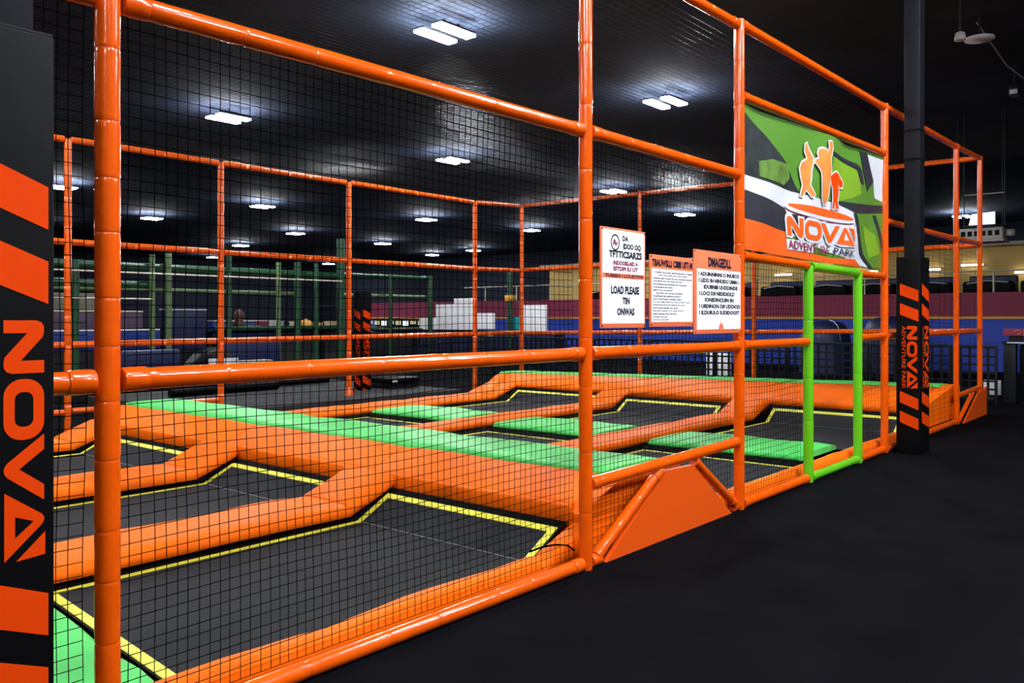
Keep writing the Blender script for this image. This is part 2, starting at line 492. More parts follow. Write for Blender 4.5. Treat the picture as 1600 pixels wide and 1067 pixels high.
endf = thing('end_cage_frame', 'orange padded pipe wall across the far short end of the trampolines', 'cage frame', (13.3, 6.0, 0))
K_ = (BX['K'], YB); Fp = (F_, YF)
def ep(t, z): return (lerp(K_[0], Fp[0], t), lerp(K_[1], Fp[1], t), z)
ts = [0.0, 0.3196, 0.581, 1.0]
for t in ts[1:3]:
    far_pipe('post', ep(t, 0.0), ep(t, 3.70), 0.038, endf, 6)
for i in range(3):
    a, b = ts[i] + 0.006, ts[i + 1] - 0.006
    far_pipe('rail', ep(a, lerp(3.607, 3.738, a)), ep(b, lerp(3.607, 3.738, b)), 0.038, endf, 7)
    far_pipe('rail', ep(a, lerp(2.351, 2.47, a)), ep(b, lerp(2.351, 2.47, b)), 0.038, endf, 8)
    far_pipe('rail', ep(a, lerp(1.12, 1.222, a)), ep(b, lerp(1.12, 1.222, b)), 0.038, endf, 9)

# ------------------------------------------------------------------ nets
def net(label, P, U, V, step, r, m, sag=0.02, nrm=(0, 1, 0), hz=True, step2=None, keep=None, segs=12, group=None, seed=3):
    """P corner, U and V the two edge vectors; cords of three sides each, knotted grid."""
    P = Vector(P); U = Vector(U); V = Vector(V); N = Vector(nrm)
    rng = random.Random(seed)
    nu = max(2, round(U.length / step)); nv = max(2, round(V.length / (step2 or step)))
    ph = rng.random() * 6
    ku, kv = U.length, V.length
    jx = [(rng.random() - .5) * 0.22 / nu for _ in range(nu + 1)]
    jy = [(rng.random() - .5) * 0.18 / nv for _ in range(nv + 1)]
    du, dv = U.normalized(), V.normalized()
    def D(u, v):
        e = math.sin(math.pi * min(max(u, 0), 1)) ; h = math.sin(math.pi * min(max(v, 0), 1))
        bulge = sag * e * h + 0.006 * h * math.sin(ku * u * 5 + ph) * e
        return P + U * u + V * v + N * bulge + dv * (0.012 * e * math.sin(ku * u * 3.1 + 2.0 * v * kv + ph)) * h \
            + du * (0.010 * h * math.sin(kv * v * 3.7 + ku * u * 2.0))
    mb = MB()
    def cord(pts):
        n = len(pts); vs = []; fs = []
        d = (pts[-1] - pts[0]).normalized()
        a = d.cross(N).normalized(); b = N
        for p in pts:
            vs += [p + a * r, p - a * r * .5 + b * r * .87, p - a * r * .5 - b * r * .87]
        for i in range(n - 1):
            for k in range(3):
                fs.append((i * 3 + k, i * 3 + (k + 1) % 3, i * 3 + 3 + (k + 1) % 3, i * 3 + 3 + k))
        mb.add(vs, fs, True)
    for i in range(nu + 1):
        cord([D(i / nu + jx[i], k / segs) for k in range(segs + 1)])
    if hz:
        for j in range(nv + 1):
            cord([D(k / segs, j / nv + jy[j]) for k in range(segs + 1)])
    o = obj('safety_net', mb, m, fix=False)
    tag(o, label, 'net', group)
    return o
NY = YF + 0.048
net('black square-mesh net stretched between the striped column and the thick near post', (-0.6, NY, 0.08), (1.76, 0, 0), (0, 0, 2.33), 0.042, 0.0016, 'net', seed=1, group='front safety nets')
net('black square-mesh net across the widest front opening, before the nearest trampoline', (A + 0.05, NY, 0.07), (B - A - 0.10, 0, 0), (0, 0, 2.35), 0.042, 0.0017, 'net', seed=2, segs=20, group='front safety nets')
net('black square-mesh net behind the orange trapezoid board and the rule boards', (B + 0.05, NY, 0.05), (C_ - B - 0.10, 0, 0), (0, 0, 2.37), 0.045, 0.0018, 'net', seed=3, segs=18, group='front safety nets')
net('black square-mesh net between the rule boards and the green doorway', (C_ + 0.05, NY, 0.07), (7.09 - C_ - 0.05, 0, 0), (0, 0, 1.77), 0.050, 0.0018, 'net', seed=4, group='front safety nets')
net('narrow black net between the green doorway and the next orange post', (8.47, NY, 0.07), (D - 8.47 - 0.05, 0, 0), (0, 0, 1.75), 0.09, 0.0012, 'net', seed=5, group='front safety nets', step2=0.06)
net('black net behind the free-standing striped pillar near the far corner', (D + 0.05, NY, 0.07), (E_ - D - 0.1, 0, 0), (0, 0, 2.35), 0.30, 0.0014, 'net', seed=6, step2=0.06, group='front safety nets')
net('black net over the last narrow opening at the far corner', (E_ + 0.05, NY, 0.42), (F_ - E_ - 0.1, 0, 0), (0, 0, 2.0), 0.25, 0.0013, 'net', seed=7, step2=0.07, group='front safety nets')
net('dark fine net hung along the far long side of the cage', (0.6, YB - 0.09, 0.2), (12.0, 0, 0), (0, 0, 3.33), 0.075, 0.0012, 'net', seed=8, nrm=(0, -1, 0), segs=24)
ev = Vector((Fp[0] - K_[0], Fp[1] - K_[1], 0))
net('dark fine net hung across the far short end of the cage', ep(0.02, 0.3) - Vector((0.06, 0, 0)) if False else Vector(ep(0.02, 0.3)) + Vector((-0.07, 0, 0)), ev * 0.95, (0, 0, 3.3), 0.07, 0.0012, 'net', seed=9, nrm=(-1, 0, 0), segs=20)
net('dark fine net spread overhead as the roof of the cage', (1.3, YF + 0.1, 3.50), (11.2, 0, 0.04), (0, 7.52, 0), 0.062, 0.0019, 'net_far', seed=10, nrm=(0, 0, -1), sag=0.05, segs=24)

# =================================================================== TRAMPOLINE COURT
def trampoline(label, x0, x1, y0, y1, crease=None, ztop=0.175, skew=0.0, wide=0.045):
    zb_ = 0.03
    t = thing('trampoline', label, 'trampoline', ((x0 + x1) / 2, (y0 + y1) / 2, 0))
    def z(x):
        if crease is None or x <= crease: return zb_
        return zb_ + (ztop - zb_) * (x - crease) / (x1 - crease)
    def xs_between(a, b, n):
        out = [a + (b - a) * i / n for i in range(n + 1)]
        if crease is not None and a < crease < b: out = sorted(set(out + [crease]))
        return out
    def sk(x, y):     # left end is not quite square
        return x - skew * (1 - (y - y0) / (y1 - y0)) * max(0, 1 - (x - x0) / 0.6)
    W = 0.045
    xs = xs_between(x0 + W, x1 - W * .9, 14); ny = 8
    mb = MB(); vs = []; fs = []
    for x in xs:
        for j in range(ny + 1):
            y = lerp(y0 + W, y1 - W, j / ny)
            u = (x - x0) / (x1 - x0)
            vs.append((sk(x, y), y, z(x) - (0.012 * math.sin(math.pi * j / ny) * math.sin(math.pi * u) if crease is None or x < crease else 0)))
    for i in range(len(xs) - 1):
        for j in range(ny):
            fs.append((i * (ny + 1) + j, i * (ny + 1) + j + 1, (i + 1) * (ny + 1) + j + 1, (i + 1) * (ny + 1) + j))
    mb.add(vs, fs, crease is None)
    matp = obj('jumping_mat', mb, 'bed', t)
    if crease is not None:
        obj('crease_stitching', MB().box(crease - 0.004, crease + 0.004, y0 + W, y1 - W, zb_ + 0.002, zb_ + 0.005), 'seam', matp)
    # yellow border: four strips following the fold
    def strip(xa, xb, ya, yb, n, dz=0.003):
        xs = xs_between(xa, xb, n); vs = []; fs = []
        for x in xs:
            for y in (ya, yb): vs.append((sk(x, y), y, z(x) + dz))
        m_ = len(vs)
        for x, y, q in list(vs): vs.append((x, y, q - 0.006))
        for i in range(len(xs) - 1):
            a = 2 * i
            fs += [(a, a + 1, a + 3, a + 2), (m_ + a, m_ + a + 2, m_ + a + 3, m_ + a + 1), (a, a + 2, m_ + a + 2, m_ + a), (a + 1, m_ + a + 1, m_ + a + 3, a + 3)]
        return MB().add(vs, fs)
    obj('border_webbing', strip(x0, x1, y0, y0 + W, 8), 'yellow', t)
    obj('border_webbing', strip(x0, x1, y1 - W, y1, 8), 'yellow', t)
    obj('border_webbing', strip(x0, x0 + W, y0 + W, y1 - W, 1), 'yellow', t)
    obj('border_webbing', strip(x1 - W * .9, x1, y0 + W, y1 - W, 1), 'yellow', t)
    # black skirt under the pads, its black also filling in their underside shadow
    S = wide; H = 0.034 if wide < .05 else 0.045
    prof = [(0.0, 0.0), (S * .5, H * .35), (S, H)]
    corners = []
    path = [(x, y0, 0, -1) for x in xs_between(x0, x1, 4)] + [(x1, y1, 0, 0)]
    mbk = MB()
    def run(pts):
        secs = []
        for (x, y, nx, ny_) in pts:
            secs.append([(sk(x, y) + nx * o_, y + ny_ * o_, z(x) - 0.001 + h) for o_, h in prof])
        mbk.loft(secs, closed=False, caps=False)
    run([(x, y0, (0 if x0 < x < x1 else (-1 if x == x0 else 1)), -1) for x in xs_between(x0, x1, 4)])
    run([(x, y1, (0 if x0 < x < x1 else (-1 if x == x0 else 1)), 1) for x in xs_between(x0, x1, 4)])
    run([(x1, y0, 1, -1), (x1, y1, 1, 1)])
    run([(x0, y0, -1, -1), (x0, y1, -1, 1)])
    obj('skirt', mbk, 'skirt', t, fix=False)
    return t

CR, XE = 3.66, 3.935
trampoline('nearest black trampoline bed with yellow border, just behind the front net', 1.68, XE, 3.00, 4.50, CR, skew=0.11)
trampoline('second black trampoline bed back in the first row, between two orange padded strips', 1.68, XE, 5.17, 6.50, CR, ztop=0.165)
trampoline('third and farthest black trampoline bed of the first row, beside the dark column', 1.68, XE, 7.20, 8.90, CR, ztop=0.172)
LN = [(3.01, 4.66), (5.32, 6.86), (7.50, 9.12)]
for (a, b), lab in zip(LN, ('small flat black trampoline bed behind the ridge, nearest the front net',
                            'small flat black trampoline bed behind the ridge, in the middle lane',
                            'small flat black trampoline bed behind the ridge, in the farthest lane')):
    trampoline(lab, 5.72, 7.59, a, b, wide=.065)
for (a, b), xc, xe, lab in zip(LN, (10.64, 10.42, 10.56), (10.90, 10.70, 10.86),
                           ('black trampoline bed rising to the far orange slope, seen through the green doorway',
                            'black trampoline bed rising to the far orange slope, in the middle lane',
                            'black trampoline bed rising to the far orange slope, in the farthest lane')):
    trampoline(lab, 8.72, xe, a, b, xc, ztop=0.195, wide=.065)

def pad_section(w):
    """rounded cushion profile across the pad: (fraction, height fraction)"""
    return [(0, 0), (0, .45), (.03, .74), (.09, .92), (.20, 1.0), (.50, 1.04), (.80, 1.0), (.91, .92), (.97, .74), (1, .45), (1, 0)]
def lane_pad(name, label, y0, y1, path, h, zlow, m, group=None, seed=1, ground=False):
    """Cushions running along X; path is [(x, lift)] and is cut into its cushion sections."""
    rng = random.Random(seed)
    t = thing(name, label, 'pad', (path[0][0], (y0 + y1) / 2, 0), group)
    cuts = path
    for i in range(len(cuts) - 1):
        (xa, la), (xb, lb) = cuts[i], cuts[i + 1]
        L = xb - xa; n = max(3, round(L / 0.16)); secs = []
        for k in range(n + 1):
            u = k / n; x = lerp(xa, xb, u); lift = lerp(la, lb, u)
            f = 0.93 if k in (0, n) and L > 0.7 else 1.0
            wob = 0.004 * math.sin(x * 6 + seed) + 0.004 * (rng.random() - .5)
            secs.append([(x, lerp(y0, y1, s) + wob * (1 if .05 < s < .95 else .4), zlow + (0.0 if ground and q == 0 else lift) + h * q * f + (wob if q > .5 else 0)) for s, q in pad_section(1)])
        obj('cushion', MB().loft(secs), m, t, fix=False)
    return t
def cross_pad(name, label, x0, x1, y0, y1, h, zlow, m, group=None, seed=1, skew=0.0):
    """Cushion running along Y."""
    rng = random.Random(seed)
    n = max(4, round((y1 - y0) / 0.16)); secs = []
    for k in range(n + 1):
        u = k / n; y = lerp(y0, y1, u); f = 0.80 if k in (0, n) else 1.0
        wob = 0.012 * math.sin(y * 7 + seed) + 0.008 * (rng.random() - .5)
        secs.append([(lerp(x0, x1, s) - skew * (1 - u) + (wob if .05 < s < .95 else .6 * wob), y, zlow + h * q * f + (wob * .5 if q > .5 else 0)) for s, q in pad_section(1)])
    o = obj(name, MB().loft(secs), m)
    return tag(o, label, 'pad', group)

INC = [(3.60, 0.0), (3.988, 0.150)]
lane_pad('lane_pad', 'orange padded strip between the nearest and second trampoline beds', 4.495, 5.06, [(0.5, 0), (2.1, 0)] + INC, 0.085, 0.072, 'pad', seed=1)
lane_pad('lane_pad', 'orange padded strip between the second and third trampoline beds of the first row', 6.50, 7.12, [(0.5, 0), (2.3, 0)] + INC, 0.085, 0.072, 'pad', seed=2)
lane_pad('lane_pad', 'orange padded strip at the far side of the first row, climbing to the ridge', 8.91, 9.48, [(0.5, 0), (2.2, 0)] + INC, 0.085, 0.072, 'pad', seed=3)
lane_pad('edge_pad', 'orange padded strip along the foot of the widest front opening', 2.825, 2.945, [(0.5, 0), (2.2, 0), (3.57, 0.0)], 0.105, 0.0, 'pad', seed=4, ground=True)
lane_pad('edge_pad', 'short orange wedge pad climbing beside the second front post to the ridge', 2.825, 2.945, [(3.58, 0.0), (3.985, 0.150)], 0.066, 0.0, 'pad', seed=12, ground=True)
cross_pad('end_pad', 'green padded strip at the near end of the first trampoline', 1.02, 1.615, 2.97, 4.47, 0.055, 0.030, 'green_pad', seed=5, skew=0.105)
FINC = [(10.44, 0.0), (10.925, 0.165)]
lane_pad('lane_pad', 'orange padded strip between near and middle lanes, beyond the ridge', 4.73, 5.25, [(5.62, 0), (7.4, 0), (8.7, 0)] + FINC, 0.075, 0.075, 'pad', seed=6)
lane_pad('lane_pad', 'orange padded strip between middle and farthest lanes, beyond the ridge', 6.93, 7.43, [(5.62, 0), (7.4, 0), (8.7, 0)] + FINC, 0.075, 0.075, 'pad', seed=7)
lane_pad('lane_pad', 'orange padded strip along the far long side beyond the ridge', 9.19, 9.86, [(5.62, 0), (7.4, 0), (8.9, 0), (10.36, 0.0), (10.91, 0.17)], 0.075, 0.075, 'pad', seed=8)
lane_pad('edge_pad', 'orange padded strip along the front foot beyond the ridge, running through the green doorway', 2.82, 2.93, [(5.62, 0), (7.14, 0), (8.42, 0), (10.4, 0.0), (11.03, 0.16)], 0.10, 0.0, 'pad', seed=9, ground=True)
for (a, b), lab in zip(LN, ('green cross pad between beds inside the green doorway, nearest the front net', 'green cross pad between two beds in the middle lane beyond the ridge', 'green cross pad between two beds in the farthest lane beyond the ridge')):
    cross_pad('cross_pad', lab, 7.68, 8.64, a + 0.02, b - 0.0, 0.065, 0.075, 'green_pad', 'green cross pads beyond the ridge', seed=int(a * 10))

# ridges: lower bolster, sloping pads, green top, back slope, in lane-long cushions
def ridge(label, cuts, prof_at, parts):
    t = thing('ridge', label, 'ridge', prof_at(cuts[0], 1)[0])
    for pname, m, sel in parts:
        for i in range(len(cuts) - 1):
            a, b = cuts[i] + 0.004, cuts[i + 1] - 0.004
            n = max(4, round((b - a) / 0.2)); secs = []
            for k in range(n + 1):
                y = lerp(a, b, k / n)
                pts = prof_at(y, sel)
                e = 0.010 if k in (0, n) else 0.0
                wob = 0.003 * math.sin(y * 6.0 + sel) + (0.004 * math.exp(-((min(y - a, b - y)) / 0.12) ** 2) * math.sin(y * 60))
                secs.append([(x + (e if sel < 2 else -e) + wob * .5, y, z_ - e * .5 + (wob if z_ > .12 else 0)) for x, _, z_ in pts])
            obj(pname, MB().loft(secs), m, t)
    return t
def near_prof(y, sel):
    P = {0: [(4.00, .215), (3.996, .25), (3.997, .288), (4.003, .299), (4.016, .305), (4.026, .300), (4.028, .10), (4.01, .10)],
         1: [(4.032, .10), (4.030, .296), (4.040, .309), (4.060, .319), (4.20, .374), (4.335, .428), (4.360, .434), (4.370, .42), (4.37, .10)],
         2: [(4.376, .10), (4.376, .435), (4.39, .452), (4.50, .462), (4.90, .462), (5.02, .452), (5.036, .435), (5.036, .10)],
         3: [(5.042, .10), (5.042, .43), (5.20, .36), (5.42, .23), (5.56, .12), (5.57, .08), (5.3, .06)]}[sel]
    return [(x, y, z_) for x, z_ in P]
RA = ridge('broad padded ridge across the court, orange sloping sides and flat green top', [2.955, 4.80, 6.80, 9.46], near_prof,
      [('bolster', 'pad', 0), ('slope_pad', 'pad', 1), ('top_pad', 'green_pad', 2), ('back_slope_pad', 'pad', 3)])
def far_prof(y, sel):
    k = (9.86 - y) / (9.86 - 2.97)             # 0 far side, 1 front side
    xb = lerp(10.93, 11.06, k); xt = lerp(11.22, 12.45, k); zt = lerp(.44, .475, k)
    P = {1: [(xb, .25), (xb - .005, .285), (xb + .03, .318), (lerp(xb, xt, .5), lerp(.32, zt, .55)), (xt, zt), (xt, .1), (xb + .05, .1)],
         2: [(xt + .006, .1), (xt + .006, zt), (xt + .05, zt + .022), (xt + .40, zt + .022), (xt + .44, zt), (xt + .44, .1)]}[sel]
    return [(x, y, z_) for x, z_ in P]
RB = ridge('long orange slope with narrow green top at the far short end of the court', [2.97, 5.0, 7.18, 9.86], far_prof,
      [('slope_pad', 'pad', 1), ('top_pad', 'green_pad', 2)])
def end_cap(t, prof, y0, y1, m='pad'):
    obj('end_cap', MB().prism(prof, y0, y1, lambda p, q, k: (p, k, q)), m, t)
end_cap(RA, [(4.0, .05), (3.995, .26), (4.07, .33), (4.36, .432), (4.5, .452), (4.9, .452), (5.04, .43), (5.42, .23), (5.56, .1), (5.56, .05)], 2.825, 2.950)
end_cap(RB, [(11.06, .05), (11.06, .28), (11.10, .315), (11.75, .40), (12.45, .475), (12.50, .49), (12.85, .49), (12.89, .47), (12.89, .05)], 2.825, 2.965)
cordo = obj('tie_cord', MB().tube([(3.60, 2.940, .116), (3.665, 2.905, .135), (3.74, 2.865, .140), (3.80, 2.825, .130), (3.83, 2.800, .10)], 0.0055, 6), 'net')
tag(cordo, 'short black tie cord curving over the orange edge pad by the second front post', 'cord')

# =================================================================== STRIPED COLUMNS
def decal_face(f, loops, d, m, parent, name):
    pts, tri = poly_tris(loops)
    return obj(name, MB().add([f(a, b, d) for a, b in pts], tri), m, parent)
def column(label, x0, y0, wx, wy, ztop, off, zfloor, faces):
    """Square padded column; faces lists 'y' (the side facing -Y) and 'x' (the side facing -X)."""
    t = thing('padded_column', label, 'column', (x0 + wx / 2, y0 + wy / 2, zfloor))
    obj('column_pad', MB().box(x0, x0 + wx, y0, y0 + wy, zfloor, ztop, 0.008), 'black', t)
    if zfloor < .1:
        obj('steel_pole', MB().box(x0 + .03, x0 + wx - .14 if wx > .3 else x0 + wx - .05, y0 + .012, y0 + wy - .07, ztop + .006, CEIL, 0.004), 'pole', t)
    if wx > .3:
        for z_ in (3.05, 3.35):
            obj('strap', MB().box(x0 + .025, x0 + wx - .135, y0 + .007, y0 + wy - .065, z_, z_ + .02), 'skirt', t)
    obj('top_edge', MB().box(x0 + .003, x0 + wx - .003, y0 + .003, y0 + wy - .003, ztop - .001, ztop + .006), 'pole', t)  # rim slightly lighter than the pad, painting in its lit top
    mp = {'y': lambda a, z_, d: (x0 + a, y0 - d, z_), 'x': lambda a, z_, d: (x0 - d, y0 + wy - a, z_)}
    for fc in faces:
        f = mp[fc]
        k = (wx if fc == 'y' else wy) / .235
        for zt in (1.77, 1.565, .650, .445):
            z_ = zt + off
            decal_face(f, [[(.038 * k, z_), (.218 * k, z_ - .075), (.218 * k, z_ - .192), (.038 * k, z_ - .118)]], .0015, 'decal', t, 'stripe')
        sc = .101; z1 = 1.328 + off
        for L in BIG:
            decal_face(f, [[((.106 + q * sc) * k, z1 - p * sc) for p, q in loop] for loop in L], .0015, 'decal', t, 'letter')
        vs, fs = fit_text('ADVENTURE PARK', 0, .655, 0, .038 * k, 0.01)
        obj('small_lettering', MB().add([f(.056 * k + q, z1 - p, .0015) for p, q in vs], fs), 'decal', t)
    return t
column('black padded column with orange stripes and big lettering, closest to the viewer', 0.717, 2.48, 0.235, 0.205, 2.19, 0.075, 0.0, 'yx')
column('free-standing black padded pillar with orange stripes before the far front posts', 9.30, 2.405, 0.35, 0.235, 2.04, 0.0, 0.0, 'yx')
column('distant black padded column with orange stripes behind the third back post', 9.11, 11.10, 0.22, 0.20, 1.86, -0.205, 0.19, 'yx')

# =================================================================== RULE BOARDS AND BANNER
SY = YF - 0.052
def fr(x, z_, d): return (x, SY - d, z_)
def rect(x0, x1, z0, z1): return [[(x0, z0), (x1, z0), (x1, z1), (x0, z1)]]
def board(label, x0, x1, z0, z1, m):
    t = thing('rule_board', label, 'sign', ((x0 + x1) / 2, SY, z0))
    obj('backing', MB().box(x0, x1, SY, SY + .010, z0, z1, .002), m, t)
    for x in (x0 + .012, x1 - .012):
        for z_ in (z0 + .012, z1 - .012):
            obj('fixing_tie', MB().tube([(x, SY - .003, z_), (x, SY + .012, z_)], .005, 8), 'black', t)
    return t
def line(t, s, x0, x1, z0, z1, m='ink', bold=.05, d=.002):
    vs, fs = fit_text(s, x0, x1, z0, z1, bold)
    return obj('text_line', MB().add([fr(x, z_, d) for x, z_ in vs], fs), m, t)
# first board
t = board('tall white rule board with a round logo and large black words', 3.930, 4.405, 1.352, 1.930, 'coral')
obj('sheet', MB().box(3.944, 4.392, SY - .001, SY, 1.378, 1.918), 'white', t)
obj('red_band', MB().box(3.946, 4.390, SY - .0016, SY - .001, 1.640, 1.668), 'coral', t)
def ringloops(cx, cz, r0, r1, n=28):
    return [[(cx + r0 * math.cos(6.2832 * i / n), cz + r0 * 1.05 * math.sin(6.2832 * i / n)) for i in range(n)], [(cx + r1 * math.cos(6.2832 * i / n), cz + r1 * 1.05 * math.sin(6.2832 * i / n)) for i in range(n)]]
decal_face(fr, ringloops(4.073, 1.846, .046, .037), .002, 'ink', t, 'logo_ring')
decal_face(fr, [[(4.045, 1.825), (4.060, 1.868), (4.078, 1.858), (4.075, 1.845), (4.100, 1.848), (4.098, 1.838), (4.086, 1.836), (4.082, 1.822), (4.066, 1.838)]], .002, 'wine', t, 'logo_mark')
line(t, 'DA', 4.150, 4.212, 1.858, 1.890)
line(t, 'IDOO OQ', 4.158, 4.350, 1.806, 1.846)
line(t, 'TFTTICSARZS', 4.010, 4.362, 1.758, 1.800)
line(t, 'INDOOISLAID A', 4.055, 4.318, 1.716, 1.742, 'wine')
line(t, 'EITDPI IU UT', 4.055, 4.318, 1.682, 1.708, 'wine')
line(t, 'TUIEIIDI I LOUDTIVS', 3.968, 4.378, 1.645, 1.664)
line(t, 'LOAD PLEASE', 4.030, 4.332, 1.548, 1.596)
line(t, 'TIN', 4.150, 4.228, 1.490, 1.530)
line(t, 'ONWAS', 4.092, 4.280, 1.424, 1.468)
# second board
t = board('middle rule board with orange heading and many fine lines of print', 4.462, 5.006, 1.355, 1.802, 'coral')
obj('sheet', MB().box(4.476, 4.994, SY - .001, SY, 1.385, 1.716), 'white', t)
line(t, 'TIIAUWSLLI CIIIIII UITI M', 4.480, 4.990, 1.730, 1.775, 'ink', .05)
rg = random.Random(5)
rows = [('1 THESE ALLOW. ENTRANCE A TIME', 0, 1), ('SAFETY FIRST JUMP AND LAND ON FEET', .12, .88), ('PLEASE KEEP CLEAR OF ALL PADDED EDGES', 0, 1), ('ONE JUMPER ONLY PER TRAMPOLINE BED', 0, .74),
        ('NO PUSHING NO RUNNING NO TACKLING', 0, .86), ('A SOCKS MUST BE WORN', 0, .48), ('EMPTY ALL POCKETS', 0, .48), ('DO NOT SIT OR LIE ON BEDS', .08, .75), ('STAFF MUST BE OBEYED ALWAYS', 0, .70),
        ('NOT SUITABLE UNDER AGE 3', 0, .74), ('DO NOT JUMP WHEN YOU ARE UNWELL TODAY', 0, .97), ('JEWELLERY MUST BE TAKEN OFF NOW', 0, .82), ('NO FOOD DRINK OR GUM', 0, .62), ('REPORT INJURY TO OUR STAFF', 0, .77), ('KEEP HANDS OFF THE NET', 0, .60), ('THANK YOU ALL', 0, .36), ('HAVE FUN AND JUMP', 0, .39)]
for i, (s, a, b) in enumerate(rows):
    z_ = 1.698 - i * .0185
    line(t, s, lerp(4.492, 4.982, a), lerp(4.492, 4.982, b), z_ - .009, z_, 'ink', .03)
# third board
t = board('largest rule board, orange heading over bold bullet lines', 5.020, 5.722, 1.302, 1.868, 'coral')
obj('sheet', MB().box(5.055, 5.712, SY - .001, SY, 1.332, 1.742), 'white', t)
line(t, 'DMAGEDLL', 5.215, 5.560, 1.758, 1.826, 'ink', .05)
for i, (s, a, b) in enumerate([('I ADUINNINNI O INUIICO', 5.075, 5.690), ('I LEDD IN NINUIDU UIMN I', 5.078, 5.682), ('IDUIINIB UUDDINDE', 5.150, 5.662), ('I LOCI DII NIDIDIOLD', 5.085, 5.612), ('IONIDINCUIN IN', 5.165, 5.598), ('I UIIDINON DII UDDIOD', 5.085, 5.704), ('I ILDUIULO IUDIDOOIT', 5.085, 5.690)]):
    z_ = 1.722 - i * .0435
    line(t, s, a, b, z_ - .028, z_, 'ink', .05)
decal_face(fr, [[(5.365, 1.334), (5.445, 1.334), (5.430, 1.364), (5.412, 1.372), (5.405, 1.405), (5.398, 1.372), (5.378, 1.362)]], .002, 'coral', t, 'small_mark')

# banner: cloth with its print, cut along a grid so that it follows the folds
def wave(x, z_):
    return 0.018 * math.sin(x * 3.1 + z_ * 2.2) + 0.009 * math.sin(x * 6.3 - z_ * 4.0) + 0.003 * math.sin((x - z_) * 9.0)
def cloth(name, loops, layer, m, parent, tri=None):
    bm = bmesh.new()
    if tri is None: pts, tri = poly_tris(loops)
    else: pts = loops
    vs = [bm.verts.new((p[0], 0, p[1])) for p in pts]
    for f in tri:
        try: bm.faces.new([vs[i] for i in f])
        except ValueError: pass
    x = 5.95
    while x < 9.25:
        bmesh.ops.bisect_plane(bm, geom=bm.verts[:] + bm.edges[:] + bm.faces[:], plane_co=(x, 0, 0), plane_no=(1, 0, 0)); x += .10
    z_ = 1.92
    while z_ < 3.12:
        bmesh.ops.bisect_plane(bm, geom=bm.verts[:] + bm.edges[:] + bm.faces[:], plane_co=(0, 0, z_), plane_no=(0, 0, 1)); z_ += .10
    bm.verts.index_update()
    mb = MB().add([(v.co.x, YF + 0.004 + wave(v.co.x, v.co.z) - layer * 0.003, v.co.z) for v in bm.verts], [[v.index for v in f.verts] for f in bm.faces], True)
    bm.free()
    return obj(name, mb, m, parent)
